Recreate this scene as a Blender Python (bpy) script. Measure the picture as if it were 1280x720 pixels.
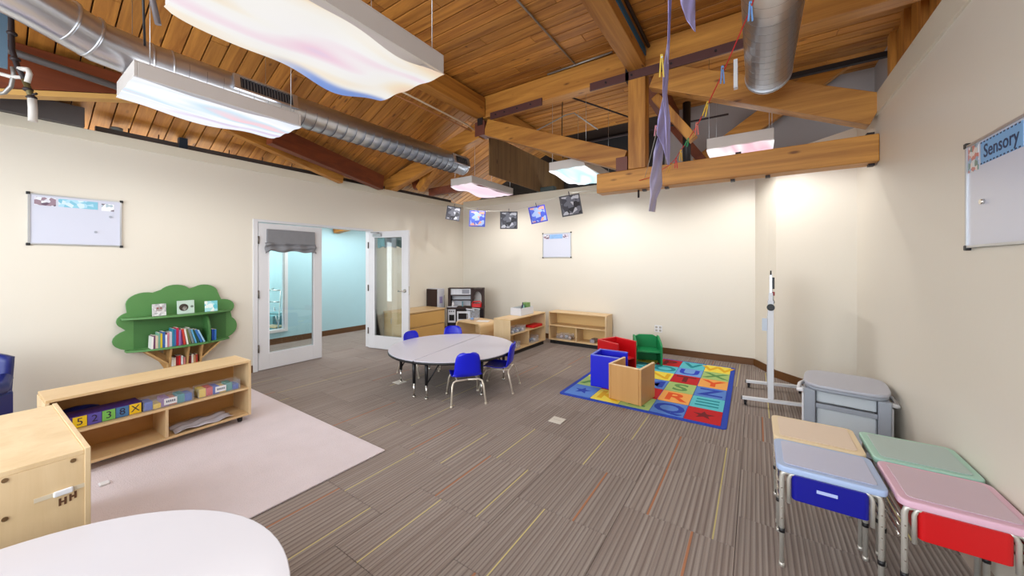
import bpy, bmesh, math, random
from mathutils import Vector, Matrix
R = math.radians
sc = bpy.context.scene
C = sc.collection
for o in list(bpy.data.objects): bpy.data.objects.remove(o)
random.seed(7)

# ---------------------------------------------------------------- camera, world, light, exposure
YAW = 34.1
cd = bpy.data.cameras.new('camera'); cam = bpy.data.objects.new('camera', cd); C.objects.link(cam)
cam.location = (0, 0, 1.5); cam.rotation_euler = (R(90), 0, R(YAW))
cd.sensor_width = 36; cd.lens = 450 / 1280 * 36; cd.shift_y = -30 / 1280; cd.clip_start = 0.05
sc.camera = cam
w = bpy.data.worlds.new('world'); sc.world = w; w.use_nodes = True
w.node_tree.nodes['Background'].inputs[0].default_value = (0.88, 0.95, 1.0, 1)
w.node_tree.nodes['Background'].inputs[1].default_value = 2.6
sc.view_settings.view_transform = 'Standard'; sc.view_settings.look = 'None'
sc.view_settings.exposure = 0.42; sc.view_settings.gamma = 1.0; sc.view_settings.use_curve_mapping = False

def area(name, loc, sx, sy, power, rot=(0, 0, 0), col=(.93, .97, 1)):
    d = bpy.data.lights.new(name, 'AREA'); d.shape = 'RECTANGLE'; d.size = sx; d.size_y = sy; d.energy = power; d.color = col
    o = bpy.data.objects.new(name, d); C.objects.link(o); o.location = loc; o.rotation_euler = rot
    return o
# added unseen fill lights behind the photographer, then lamps of the neighbouring rooms
area('rear_fill_light', (-1.6, -1.6, 2.85), 1.6, 1.6, 24)
area('rear_fill_light', (-4.2, -2.0, 2.85), 1.4, 1.4, 20)
area('corridor_lamp_light', (-6.65, 3.9, 2.35), 0.5, 2.4, 34, col=(.95, 1, 1))
area('far_room_lamp_light', (-8.4, 2.6, 2.3), 1.0, 1.6, 32)
area('left_room_lamp_light', (-6.6, .9, 2.2), 0.6, 2.6, 24, (R(180), 0, 0), (1, .95, .8))
# added fill light behind the photographer, turned up at the timber ceiling
area('upward_fill_light', (-2.4, -2.9, 1.9), 5.2, 1.6, 90, (R(112), 0, 0), (.9, .96, 1))

# ---------------------------------------------------------------- materials
MATS = {}
def lin(c):
    return tuple(((v / 255) / 12.92 if v / 255 <= .04045 else ((v / 255 + .055) / 1.055) ** 2.4) for v in c) + (1,)
def base(name, rough=.5, metal=0, spec=.5):
    m = bpy.data.materials.new(name); m.use_nodes = True
    b = m.node_tree.nodes['Principled BSDF']
    b.inputs['Roughness'].default_value = rough; b.inputs['Metallic'].default_value = metal
    b.inputs['Specular IOR Level'].default_value = spec
    MATS[name] = m
    return m, m.node_tree.nodes, m.node_tree.links, b
def plain(name, c, rough=.5, metal=0, var=.06, scale=6, bump=0, spec=.5, alpha=1, trans=0):
    if name in MATS: return MATS[name]
    m, n, l, b = base(name, rough, metal, spec)
    tc = n.new('ShaderNodeTexCoord'); no = n.new('ShaderNodeTexNoise'); no.inputs['Scale'].default_value = scale
    no.inputs['Detail'].default_value = 4
    l.new(tc.outputs['Object'], no.inputs['Vector'])
    mx = n.new('ShaderNodeMixRGB'); mx.blend_type = 'MIX'
    a = lin(c); mx.inputs[1].default_value = tuple(v * (1 - var) for v in a[:3]) + (1,); mx.inputs[2].default_value = tuple(min(1, v * (1 + var)) for v in a[:3]) + (1,)
    l.new(no.outputs['Fac'], mx.inputs[0]); l.new(mx.outputs[0], b.inputs['Base Color'])
    if bump:
        bu = n.new('ShaderNodeBump'); bu.inputs['Strength'].default_value = bump; bu.inputs['Distance'].default_value = .01
        n2 = n.new('ShaderNodeTexNoise'); n2.inputs['Scale'].default_value = scale * 30
        l.new(tc.outputs['Object'], n2.inputs['Vector']); l.new(n2.outputs['Fac'], bu.inputs['Height']); l.new(bu.outputs[0], b.inputs['Normal'])
    if trans:
        b.inputs['Transmission Weight'].default_value = trans
        b.inputs['IOR'].default_value = 1.1
    return m
def wood(name, c1, c2, axis=0, scale=3.0, rough=.5, contrast=1, knots=False, rnd=.35):
    m, n, l, b = base(name, rough)
    tc = n.new('ShaderNodeTexCoord'); mp = n.new('ShaderNodeMapping'); oi = n.new('ShaderNodeObjectInfo')
    s = [scale * 6] * 3; s[axis] = scale * .35; mp.inputs['Scale'].default_value = s
    ad = n.new('ShaderNodeVectorMath'); ad.operation = 'ADD'
    sm = n.new('ShaderNodeVectorMath'); sm.operation = 'SCALE'; sm.inputs[3].default_value = 37
    cb = n.new('ShaderNodeCombineXYZ')
    for i in range(3): l.new(oi.outputs['Random'], cb.inputs[i])
    l.new(cb.outputs[0], sm.inputs[0]); l.new(tc.outputs['Object'], ad.inputs[0]); l.new(sm.outputs[0], ad.inputs[1])
    l.new(ad.outputs[0], mp.inputs['Vector'])
    no = n.new('ShaderNodeTexNoise'); no.inputs['Scale'].default_value = 1; no.inputs['Detail'].default_value = 6; no.inputs['Roughness'].default_value = .65; no.inputs['Distortion'].default_value = .6
    l.new(mp.outputs[0], no.inputs['Vector'])
    cr = n.new('ShaderNodeValToRGB'); e = cr.color_ramp.elements
    e[0].position = .5 - .22 / contrast; e[1].position = .5 + .22 / contrast; e[0].color = lin(c1); e[1].color = lin(c2)
    l.new(no.outputs['Fac'], cr.inputs[0])
    hs = n.new('ShaderNodeHueSaturation')
    mr = n.new('ShaderNodeMapRange'); mr.inputs[3].default_value = 1 - rnd; mr.inputs[4].default_value = 1 + rnd * .6
    l.new(oi.outputs['Random'], mr.inputs[0]); l.new(mr.outputs[0], hs.inputs['Value'])
    last = cr.outputs[0]
    if knots:
        vo = n.new('ShaderNodeTexVoronoi'); vo.inputs['Scale'].default_value = 1
        m2 = n.new('ShaderNodeMapping'); s2 = [6.5] * 3; s2[axis] = 2.2; m2.inputs['Scale'].default_value = s2
        l.new(ad.outputs[0], m2.inputs['Vector']); l.new(m2.outputs[0], vo.inputs['Vector'])
        k = n.new('ShaderNodeValToRGB'); k.color_ramp.elements[0].position = .05; k.color_ramp.elements[1].position = .13
        k.color_ramp.elements[0].color = (.16, .07, .03, 1); k.color_ramp.elements[1].color = (1, 1, 1, 1)
        l.new(vo.outputs['Distance'], k.inputs[0])
        mu = n.new('ShaderNodeMixRGB'); mu.blend_type = 'MULTIPLY'; mu.inputs[0].default_value = .75
        l.new(last, mu.inputs[1]); l.new(k.outputs[0], mu.inputs[2]); last = mu.outputs[0]
    l.new(last, hs.inputs['Color']); l.new(hs.outputs[0], b.inputs['Base Color'])
    bu = n.new('ShaderNodeBump'); bu.inputs['Strength'].default_value = .15; bu.inputs['Distance'].default_value = .004
    l.new(no.outputs['Fac'], bu.inputs['Height']); l.new(bu.outputs[0], b.inputs['Normal'])
    return m
def emit(name, cols, strength, scale=2.2, hem=None):
    m, n, l, b = base(name, .7)
    tc = n.new('ShaderNodeTexCoord'); no = n.new('ShaderNodeTexNoise'); no.inputs['Scale'].default_value = scale; no.inputs['Detail'].default_value = 1.5; no.inputs['Distortion'].default_value = 1.0
    oi = n.new('ShaderNodeObjectInfo'); ad = n.new('ShaderNodeVectorMath'); ad.operation = 'ADD'
    mp = n.new('ShaderNodeMapping'); mp.inputs['Scale'].default_value = (1.7, .55, 1)
    l.new(tc.outputs['Object'], ad.inputs[0]); l.new(oi.outputs['Random'], ad.inputs[1]); l.new(ad.outputs[0], mp.inputs[0]); l.new(mp.outputs[0], no.inputs['Vector'])
    cr = n.new('ShaderNodeValToRGB')
    while len(cr.color_ramp.elements) < len(cols): cr.color_ramp.elements.new(.5)
    for i, c in enumerate(cols):
        cr.color_ramp.elements[i].position = .28 + .44 * i / (len(cols) - 1); cr.color_ramp.elements[i].color = lin(c)
    l.new(no.outputs['Fac'], cr.inputs[0]); last = cr.outputs[0]
    if hem:
        sx = n.new('ShaderNodeSeparateXYZ'); l.new(tc.outputs['Object'], sx.inputs[0])
        a = n.new('ShaderNodeMapRange'); a.interpolation_type = 'SMOOTHSTEP'; a.inputs[1].default_value = -.25; a.inputs[2].default_value = -.325; l.new(sx.outputs[0], a.inputs[0])
        c = n.new('ShaderNodeMapRange'); c.interpolation_type = 'SMOOTHSTEP'; c.inputs[1].default_value = -.25; c.inputs[2].default_value = .15; l.new(sx.outputs[1], c.inputs[0])
        d = n.new('ShaderNodeMath'); d.operation = 'MULTIPLY'; l.new(a.outputs[0], d.inputs[0]); l.new(c.outputs[0], d.inputs[1])
        d2 = n.new('ShaderNodeMath'); d2.operation = 'MULTIPLY'; l.new(d.outputs[0], d2.inputs[0]); l.new(no.outputs['Fac'], d2.inputs[1])
        d3 = n.new('ShaderNodeMath'); d3.operation = 'MULTIPLY'; d3.use_clamp = True; l.new(d2.outputs[0], d3.inputs[0]); d3.inputs[1].default_value = 1.9
        m3 = n.new('ShaderNodeMixRGB'); l.new(d3.outputs[0], m3.inputs[0]); l.new(last, m3.inputs[1]); m3.inputs[2].default_value = lin(hem); last = m3.outputs[0]
    l.new(last, b.inputs['Emission Color']); b.inputs['Base Color'].default_value = (.12, .12, .12, 1)
    b.inputs['Emission Strength'].default_value = strength
    return m
def glass(name, tint=(1, 1, 1), rough=.0, fac=.12):
    m, n, l, b = base(name, rough); n.remove(b)
    tr = n.new('ShaderNodeBsdfTransparent'); tr.inputs[0].default_value = (*tint, 1)
    gl = n.new('ShaderNodeBsdfGlossy'); gl.inputs['Roughness'].default_value = .02
    fr = n.new('ShaderNodeFresnel'); fr.inputs[0].default_value = 1.45
    mx = n.new('ShaderNodeMixShader'); l.new(fr.outputs[0], mx.inputs[0]); l.new(tr.outputs[0], mx.inputs[1]); l.new(gl.outputs[0], mx.inputs[2])
    l.new(mx.outputs[0], n['Material Output'].inputs[0])
    return m
def frosted(name, c, alpha=.5, rough=.25):
    m, n, l, b = base(name, rough)
    b.inputs['Base Color'].default_value = lin(c); b.inputs['Alpha'].default_value = alpha
    return m

wall_m = plain('cream_paint', (221, 214, 201), .38, var=.015, scale=1.2, bump=.04)
trim_paint = plain('cream_cap_paint', (214, 207, 190), .45, var=.02)
white_p = plain('white_door_paint', (214, 213, 216), .4, var=.01)
grey_wall = plain('grey_gable_paint', (165, 160, 160), .6, var=.02)
teal_wall = plain('teal_paint', (168, 204, 214), .5, var=.02)
base_brown = wood('brown_baseboard', (92, 56, 22), (118, 76, 34), 1, 3, .5)
base_brownx = wood('brown_baseboard_x', (92, 56, 22), (118, 76, 34), 0, 3, .5)
deck = wood('ceiling_plank_wood', (146, 88, 30), (200, 136, 58), 0, 2.0, .55, 1.4, True, .24)
deck_line = plain('plank_gap_dark', (40, 22, 10), .8)
beamx = wood('beam_wood_x', (144, 88, 30), (202, 142, 62), 0, 1.6, .5, 1.2, True, .12)
beamy = wood('beam_wood_y', (144, 88, 30), (202, 142, 62), 1, 1.6, .5, 1.2, True, .12)
beamz = wood('beam_wood_z', (144, 88, 30), (202, 142, 62), 2, 1.6, .5, 1.2, True, .12)
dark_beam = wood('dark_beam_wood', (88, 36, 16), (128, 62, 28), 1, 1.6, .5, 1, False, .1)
ply = wood('weathered_plywood', (92, 66, 38), (132, 100, 60), 2, 1.5, .7, 1, True, .1)
void_m = plain('void_shade_dark', (44, 36, 32), .9, var=.3, scale=3)  # dark colour stands for the shade in the roof void
maple = wood('maple_ply', (206, 172, 124), (224, 194, 150), 1, 1.6, .4, 1, False, .05)
maplex = wood('maple_ply_x', (206, 172, 124), (224, 194, 150), 0, 1.6, .4, 1, False, .05)
maplez = wood('maple_ply_z', (208, 178, 134), (226, 200, 160), 2, 1.2, .4, 1, False, .05)
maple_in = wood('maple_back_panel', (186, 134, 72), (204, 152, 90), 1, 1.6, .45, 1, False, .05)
tan_wood = wood('tan_laminate', (188, 140, 84), (200, 152, 96), 2, 1.2, .4, 1, False, .04)
dk_wood = wood('espresso_wood', (36, 20, 16), (54, 30, 24), 2, 1.5, .7, 1, False, .05)
trunk_m = wood('trunk_wood', (178, 136, 84), (206, 168, 112), 2, 1.5, .45, 1, False, .05)
steel = plain('galvanised_duct', (196, 198, 204), .28, .9, .1, 3)
seam_m = plain('duct_seam', (120, 120, 126), .35, .8)
duct_dark = plain('dull_duct', (96, 92, 92), .5, .4, .1, 3)
chrome = plain('chrome', (215, 212, 205), .2, .9, .03)
alu = plain('aluminium', (190, 192, 196), .35, .8, .03)
iron = plain('dark_iron', (42, 32, 34), .55, .3, .2)
purple_iron = plain('painted_steel_plate', (86, 52, 50), .5, .2, .15)
black = plain('black_plastic', (20, 20, 24), .45)
wht = plain('white_plastic', (228, 228, 232), .4, var=.01)
white_met = plain('white_metal', (218, 220, 226), .35, var=.02)
lam = plain('white_laminate', (204, 201, 208), .28, var=.01)
lam2 = plain('grey_laminate', (202, 200, 214), .28, var=.015)
blue_pl = plain('blue_plastic', (14, 24, 200), .35, var=.05)
red_pl = plain('red_plastic', (200, 12, 22), .4, var=.04)
green_pl = plain('green_plastic', (14, 136, 78), .45, var=.04)
blue_foam = plain('blue_vinyl', (20, 24, 205), .4, var=.04)
blue_rim = plain('light_blue_rim', (90, 110, 225), .4)
board_m = plain('whiteboard_surface', (205, 208, 224), .15, var=.01)
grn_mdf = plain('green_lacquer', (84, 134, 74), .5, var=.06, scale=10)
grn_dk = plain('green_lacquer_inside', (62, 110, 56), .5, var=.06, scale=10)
shade_m = plain('grey_shade_cloth', (126, 126, 130), .85, var=.08, scale=14, bump=.2)
navy = plain('navy_plastic', (14, 30, 110), .4)
cond = plain('conduit_steel', (150, 146, 142), .4, .6)
clear = frosted('clear_tub', (215, 222, 235), .13)
door_glass = glass('door_glass', (.96, 1, 1))

# ---------------------------------------------------------------- mesh helpers
class B:
    def __init__(s): s.bm = bmesh.new()
    def box(s, x0, x1, y0, y1, z0, z1, M=None):
        vs = [s.bm.verts.new(v) for v in [(x0, y0, z0), (x1, y0, z0), (x1, y1, z0), (x0, y1, z0), (x0, y0, z1), (x1, y0, z1), (x1, y1, z1), (x0, y1, z1)]]
        for f in [(0, 3, 2, 1), (4, 5, 6, 7), (0, 1, 5, 4), (1, 2, 6, 5), (2, 3, 7, 6), (3, 0, 4, 7)]: s.bm.faces.new([vs[i] for i in f])
        if M:
            for v in vs: v.co = M @ v.co
        return s
    def beam(s, p, q, wd, ht, up=(0, 0, 1)):
        p, q = Vector(p), Vector(q); d = (q - p).normalized(); u = Vector(up); u = (u - d * u.dot(d)).normalized(); sd = d.cross(u)
        vs = []
        for a in (p, q):
            for i, j in ((-1, -1), (1, -1), (1, 1), (-1, 1)): vs.append(s.bm.verts.new(a + sd * i * wd / 2 + u * j * ht / 2))
        for f in [(0, 1, 2, 3), (7, 6, 5, 4), (0, 4, 5, 1), (1, 5, 6, 2), (2, 6, 7, 3), (3, 7, 4, 0)]: s.bm.faces.new([vs[i] for i in f])
        return s
    def tube(s, pts, r, seg=10, cap=True, radii=None):
        pts = [Vector(p) for p in pts]; rings = []; n = len(pts); pu = None
        for i, p in enumerate(pts):
            d = (pts[min(i + 1, n - 1)] - pts[max(i - 1, 0)]).normalized()
            if pu is None: u = d.orthogonal().normalized()
            else:
                u = pu - d * pu.dot(d); u = u.normalized() if u.length > 1e-5 else d.orthogonal().normalized()
            pu = u; v = d.cross(u); rr = radii[i] if radii else r
            rings.append([s.bm.verts.new(p + (u * math.cos(a) + v * math.sin(a)) * rr) for a in [2 * math.pi * k / seg for k in range(seg)]])
        for a, b in zip(rings, rings[1:]):
            for k in range(seg):
                f = s.bm.faces.new([a[k], a[(k + 1) % seg], b[(k + 1) % seg], b[k]]); f.smooth = True
        if cap: s.bm.faces.new(rings[0][::-1]); s.bm.faces.new(rings[-1])
        return s
    def prism(s, pts, a, b, plane='xy', smooth=False):
        def mk(u, v, t): return {'xy': (u, v, t), 'yz': (t, u, v), 'xz': (u, t, v)}[plane]
        lo = [s.bm.verts.new(mk(u, v, a)) for u, v in pts]; hi = [s.bm.verts.new(mk(u, v, b)) for u, v in pts]
        s.bm.faces.new(lo[::-1]); s.bm.faces.new(hi)
        for i in range(len(pts)):
            j = (i + 1) % len(pts); f = s.bm.faces.new([lo[i], lo[j], hi[j], hi[i]]); f.smooth = smooth
        return s
    def grid(s, fn, nu, nv):
        g = [[s.bm.verts.new(fn(i / nu, j / nv)) for j in range(nv + 1)] for i in range(nu + 1)]
        for i in range(nu):
            for j in range(nv):
                f = s.bm.faces.new([g[i][j], g[i + 1][j], g[i + 1][j + 1], g[i][j + 1]]); f.smooth = True
        return s
    def ball(s, c, r, sc_=(1, 1, 1)):
        res = bmesh.ops.create_icosphere(s.bm, subdivisions=2, radius=r)
        for v in res['verts']:
            v.co = Vector((v.co.x * sc_[0], v.co.y * sc_[1], v.co.z * sc_[2])) + Vector(c)
            for f in v.link_faces: f.smooth = True
        return s
    def obj(s, name, m, parent=None, bevel=0, solid=0, loc=None, sub=0):
        bmesh.ops.recalc_face_normals(s.bm, faces=s.bm.faces)
        me = bpy.data.meshes.new(name); s.bm.to_mesh(me); s.bm.free(); me.materials.append(m)
        o = bpy.data.objects.new(name, me); C.objects.link(o)
        if parent: o.parent = parent
        if loc: o.location = loc
        if solid: md = o.modifiers.new('s', 'SOLIDIFY'); md.thickness = solid; md.offset = 0
        if bevel: md = o.modifiers.new('b', 'BEVEL'); md.width = bevel; md.segments = 2; md.limit_method = 'ANGLE'; md.angle_limit = R(40)
        if sub: md = o.modifiers.new('u', 'SUBSURF'); md.levels = md.render_levels = sub
        return o
def tag(o, label, cat, group=None, kind=None):
    if len(label.split()) > 16: print('LONG', label)
    o['label'] = label; o['category'] = cat
    if group: o['group'] = group
    if kind: o['kind'] = kind
    return o
def thing(name, label, cat, loc=(0, 0, 0), rz=0, group=None):
    o = bpy.data.objects.new(name, None); C.objects.link(o); o.location = loc; o.rotation_euler = (0, 0, R(rz)); o.empty_display_size = .1
    return tag(o, label, cat, group)
def struct(o): o['kind'] = 'structure'; return o
def sroot(name):
    o = bpy.data.objects.new(name, None); C.objects.link(o); o['kind'] = 'structure'; return o
def dup(root, loc=None, rz=None, label=None):
    def cp(o, par):
        c = o.copy(); C.objects.link(c)
        if par: c.parent = par
        for ch in [x for x in bpy.data.objects if x.parent == o]: cp(ch, c)
        return c
    r = cp(root, None)
    if loc: r.location = loc
    if rz is not None: r.rotation_euler = (0, 0, R(rz))
    if label: r['label'] = label
    return r
def bx(name, m, parent, *a, bevel=0): return B().box(*a).obj(name, m, parent, bevel)
def text(body, size, m, parent, mat4, name='letter', ext=.0006, bold=.0):
    cu = bpy.data.curves.new(name, 'FONT'); cu.body = body; cu.size = size; cu.extrude = ext; cu.offset = bold; cu.align_x = 'CENTER'; cu.align_y = 'CENTER'; cu.resolution_u = 3
    o = bpy.data.objects.new(name, cu); C.objects.link(o); cu.materials.append(m); o.matrix_local = mat4
    me = bpy.data.meshes.new_from_object(o.evaluated_get(bpy.context.evaluated_depsgraph_get())); M = o.matrix_local.copy()
    bpy.data.objects.remove(o); o = bpy.data.objects.new(name, me); C.objects.link(o); o.matrix_local = M
    if parent: o.parent = parent
    return o
def rrect(x0, x1, y0, y1, r, n=5):
    pts = []
    for cx, cy, a0 in ((x1 - r, y1 - r, 0), (x0 + r, y1 - r, 90), (x0 + r, y0 + r, 180), (x1 - r, y0 + r, 270)):
        for k in range(n + 1):
            a = R(a0 + 90 * k / n); pts.append((cx + r * math.cos(a), cy + r * math.sin(a)))
    return pts

# ---------------------------------------------------------------- floor: staggered carpet tiles
T = .59
def carpet_mat(name, yel, ora, fine):
    m, n, l, b = base(name, .95, 0, .1)
    tc = n.new('ShaderNodeTexCoord'); oi = n.new('ShaderNodeObjectInfo'); sx = n.new('ShaderNodeSeparateXYZ'); l.new(tc.outputs['Object'], sx.inputs[0])
    def math_(op, a, bb, c=None):
        q = n.new('ShaderNodeMath'); q.operation = op
        for i, v in enumerate((a, bb, c)):
            if v is None: continue
            if isinstance(v, (int, float)): q.inputs[i].default_value = v
            else: l.new(v, q.inputs[i])
        return q.outputs[0]
    no = n.new('ShaderNodeTexNoise'); no.inputs['Scale'].default_value = 1
    mp = n.new('ShaderNodeMapping'); mp.inputs['Scale'].default_value = (70, .9, 1); l.new(tc.outputs['Object'], mp.inputs[0])
    cb = n.new('ShaderNodeVectorMath'); cb.operation = 'ADD'; l.new(mp.outputs[0], cb.inputs[0])
    rr = n.new('ShaderNodeMath'); rr.operation = 'MULTIPLY'; rr.inputs[1].default_value = 55; l.new(oi.outputs['Random'], rr.inputs[0])
    l.new(rr.outputs[0], cb.inputs[1]); l.new(cb.outputs[0], no.inputs['Vector']); no.inputs['Detail'].default_value = 2
    # ribs
    ph = math_('MULTIPLY', sx.outputs[0], 2 * math.pi / fine)
    si = math_('SINE', ph, 0)
    rib = math_('GREATER_THAN', si, .62)
    mixf = math_('MULTIPLY', rib, .45)
    cr = n.new('ShaderNodeValToRGB'); e = cr.color_ramp.elements; e[0].position = .36; e[1].position = .64
    e[0].color = lin((142, 129, 122)); e[1].color = lin((158, 147, 140)); l.new(no.outputs['Fac'], cr.inputs[0])
    mx = n.new('ShaderNodeMixRGB'); l.new(mixf, mx.inputs[0]); l.new(cr.outputs[0], mx.inputs[1]); mx.inputs[2].default_value = lin((96, 82, 78))
    last = mx.outputs[0]
    for pos, col, wd in ((yel, (204, 190, 128), .0038), (ora, (172, 116, 84), .006)):
        if pos is None: continue
        d = math_('ABSOLUTE', math_('SUBTRACT', sx.outputs[0], pos - T / 2), 0)
        k = math_('LESS_THAN', d, wd)
        m2 = n.new('ShaderNodeMixRGB'); l.new(math_('MULTIPLY', k, .9), m2.inputs[0]); l.new(last, m2.inputs[1]); m2.inputs[2].default_value = lin(col); last = m2.outputs[0]
    # soft pile mottling and a tone of its own for every tile
    n3 = n.new('ShaderNodeTexNoise'); n3.inputs['Scale'].default_value = 160; l.new(tc.outputs['Object'], n3.inputs['Vector'])
    ad = math_('ADD', math_('MULTIPLY', oi.outputs['Random'], .09), math_('MULTIPLY', n3.outputs['Fac'], .22))
    hs = n.new('ShaderNodeHueSaturation'); l.new(math_('ADD', ad, .80), hs.inputs['Value']); l.new(last, hs.inputs['Color']); l.new(hs.outputs[0], b.inputs['Base Color'])
    bu = n.new('ShaderNodeBump'); bu.inputs['Strength'].default_value = .35; bu.inputs['Distance'].default_value = .004; l.new(si, bu.inputs['Height']); l.new(bu.outputs[0], b.inputs['Normal'])
    return m
carpet = [carpet_mat('carpet_yellow_orange', .485, .143, .034), carpet_mat('carpet_yellow', .20, None, .0236), carpet_mat('carpet_orange', None, .385, .0295), carpet_mat('carpet_plain', None, None, .0262)]
floor = struct(B().box(-10, 1.4, -3.6, 7.6, -.12, -.006).obj('floor', plain('carpet_backing', (92, 78, 72), .95)))
tm = []
for i, cm in enumerate(carpet):
    me = bpy.data.meshes.new('carpet_tile'); h = T / 2 - .0008
    me.from_pydata([(-h, -h, -.006), (h, -h, -.006), (h, h, -.006), (-h, h, -.006), (-h + .001, -h + .001, 0), (h - .001, -h + .001, 0), (h - .001, h - .001, 0), (-h + .001, h - .001, 0)], [], [(4, 5, 6, 7), (0, 1, 5, 4), (1, 2, 6, 5), (2, 3, 7, 6), (3, 0, 4, 7)])
    me.materials.append(cm); tm.append(me)
known = {(-1, 5): 0, (-1, 6): 0, (-1, 4): 2, (0, 4): 1, (0, 5): 3, (-2, 3): 0, (-2, 4): 1, (-2, 5): 2, (-2, 6): 1, (-3, 4): 0, (-3, 3): 1, (-3, 2): 2, (-4, 3): 0, (-4, 4): 1, (-4, 2): 1, (-4, 5): 0, (-1, 3): 2, (-2, 2): 0, (-3, 5): 1}
cnt = 0
hp = plain('carpet_hall', (150, 145, 138), .9)
for i in range(-13, 2):
    x = -.385 + (i + 1) * T + (0)
    ph = 2.24 if i % 2 else 1.94
    for j in range(1, 9):
        y0 = ph + (j - 4.5 + .5) * T - T
        y0 = ph + (j - 5) * T
        if x > .9 or x < -7.5 or y0 > 6.5: continue
        if x < -5.9 and (y0 < 1.2): continue
        if x < -1.5 and y0 < -.9: continue
        v = known.get((i, j), random.choice((0, 1, 3, 3, 1, 2, 3)))
        if x < -5.3: v = 3
        for yy in ((y0,) if y0 + T <= 6.95 else (y0,)):
            o = bpy.data.objects.new('carpet_tile', tm[v]); C.objects.link(o); o.location = (x, yy + T / 2, 0); o.parent = floor; cnt += 1
            if random.random() < .3 and (i, j) not in known: o.rotation_euler = (0, 0, math.pi)
# remaining rows nearest the back wall
for i in range(-13, 2):
    x = -.385 + (i + 1) * T; ph = 2.24 if i % 2 else 1.94
    for j in range(9, 13):
        y0 = ph + (j - 5) * T
        if x > .9 or x < -7.5 or y0 > 6.45: continue
        o = bpy.data.objects.new('carpet_tile', tm[3 if x < -5.3 else random.choice((0, 1, 3, 3, 3))]); C.objects.link(o); o.location = (x, y0 + T / 2, 0); o.parent = floor

# ---------------------------------------------------------------- walls
WH = 2.95
WX = -5.755; RX = .888; BY = 6.43
wl = B()
LH = 2.885
wl.box(WX - .12, WX, -3.5, 2.115, 0, LH); wl.box(WX - .12, WX, 3.99, BY + .12, 0, LH); wl.box(WX - .12, WX, 2.115, 3.99, 2.125, LH)
wall_left = struct(wl.obj('wall_left', wall_m))
bx('wall_cap', trim_paint, wall_left, WX - .13, WX + .014, -3.5, BY, LH - .10, LH + .015, bevel=.004)
wall_back = struct(B().box(WX, -.006, BY, BY + .12, 0, WH).obj('wall_back', wall_m))
bx('wall_cap', trim_paint, wall_back, WX + .014, -.02, BY - .014, BY + .13, WH - .13, WH + .02, bevel=.004)
pts = [(-.006, BY + .12), (-.006, BY), (.15, 6.10), (.22, 5.90), (RX, 5.20), (RX + .25, 5.20), (RX + .25, BY + .12)]
wall_angled = struct(B().prism(pts, 0, WH).obj('wall_angled', wall_m))
wall_right = struct(B().box(RX, RX + .12, -1.2, 5.20, 0, WH).obj('wall_right', wall_m))
bx('wall_cap', trim_paint, wall_right, RX - .014, RX + .45, -1.2, 4.45, 2.81, 3.0, bevel=.004)
struct(B().box(WX, WX + .012, -3.5, 2.105, .0, .1).obj('baseboard_left', base_brown))
struct(B().box(WX, WX + .012, 4.0, BY, .0, .1).obj('baseboard_left', base_brown))
struct(B().box(WX + .014, -.03, BY - .012, BY, 0, .1).obj('baseboard_back', base_brownx))
ba = B()
for p, q in (((-.02, BY - .004), (.145, 6.095)), ((.145, 6.095), (.215, 5.895)), ((.215, 5.895), (RX - .012, 5.20))): ba.beam((p[0] - .004, p[1] - .004, .05), (q[0] - .004, q[1] - .004, .05), .012, .1)
struct(ba.obj('baseboard_angled', base_brown))
struct(B().box(RX - .012, RX, -1.2, 5.19, 0, .1).obj('baseboard_right', plain('pale_baseboard', (176, 158, 146), .5)))
# upper walls above the partitions
ug = B().prism([(-1.3, 2.9), (2.4, 2.9), (2.4, 4.2), (-1.3, 4.2)], 6.62, 6.7, 'xz')
struct(ug.obj('wall_gable', grey_wall))
up = struct(B().box(1.3, 1.38, 5.83, 6.62, 2.9, 4.2).obj('wall_upper_right', grey_wall))
bd = sroot('wall_upper_boards')
yy = 5.83
k = 0
while yy > -1.0:
    wdt = .17 if k % 3 else .11
    bx('board', beamz, bd, 1.30 - (.05 if k % 3 == 0 else 0), 1.35, yy - wdt + .006, yy, 2.9, 4.12, bevel=.003); yy -= wdt; k += 1
struct(B().box(-8.0, -.9, 7.6, 7.7, 2.5, 4.2).obj('wall_void_shade', void_m))  # added dark sheet that paints the shade beyond the truss

# outlet
ot = thing('wall_outlet', 'double white electric outlet low on the cream back wall', 'outlet', (-1.363, BY, .404))
bx('cover_plate', wht, ot, -.06, .06, -.006, 0, -.058, .058, bevel=.002)
for sx in (-.03, .03):
    for sz in (-.026, .026): B().prism(rrect(sx - .017, sx + .017, sz - .017, sz + .017, .008), -.009, -.005, 'xz').obj('socket', plain('outlet_grey', (170, 165, 155), .5), ot)

# ---------------------------------------------------------------- ceiling: planks on timbers
CZ = 4.1; RIDGE = -3.54; SL = .42
ceiling = struct(B().box(RIDGE, 2.4, -3.5, 7.7, CZ + .04, CZ + .1).obj('ceiling', deck_line))
pm = B().box(-1.2, 1.2, -.0675, .0675, 0, .04).obj('plank', deck, ceiling, .004)
first = True
for r_ in range(0, 47):
    y = -.30 + .15 * r_
    off = (r_ * 7 % 5) * .5
    for kx in range(4):
        x0 = RIDGE - off + kx * 2.4; a, b_ = max(x0, RIDGE), min(x0 + 2.4, 2.4)
        if b_ - a < .1: continue
        o = pm if first else pm.copy()
        if not first: C.objects.link(o)
        first = False
        o.location = ((a + b_) / 2, y, CZ); o.scale = ((b_ - a) / 2.4 - .0015, 1, 1); o.parent = ceiling
th = math.atan(SL); Ls = 4.6 / math.cos(th)
slope = sroot('ceiling_slope')
slope.location = (RIDGE, 0, CZ); slope.rotation_euler = (0, -th, 0)
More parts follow.
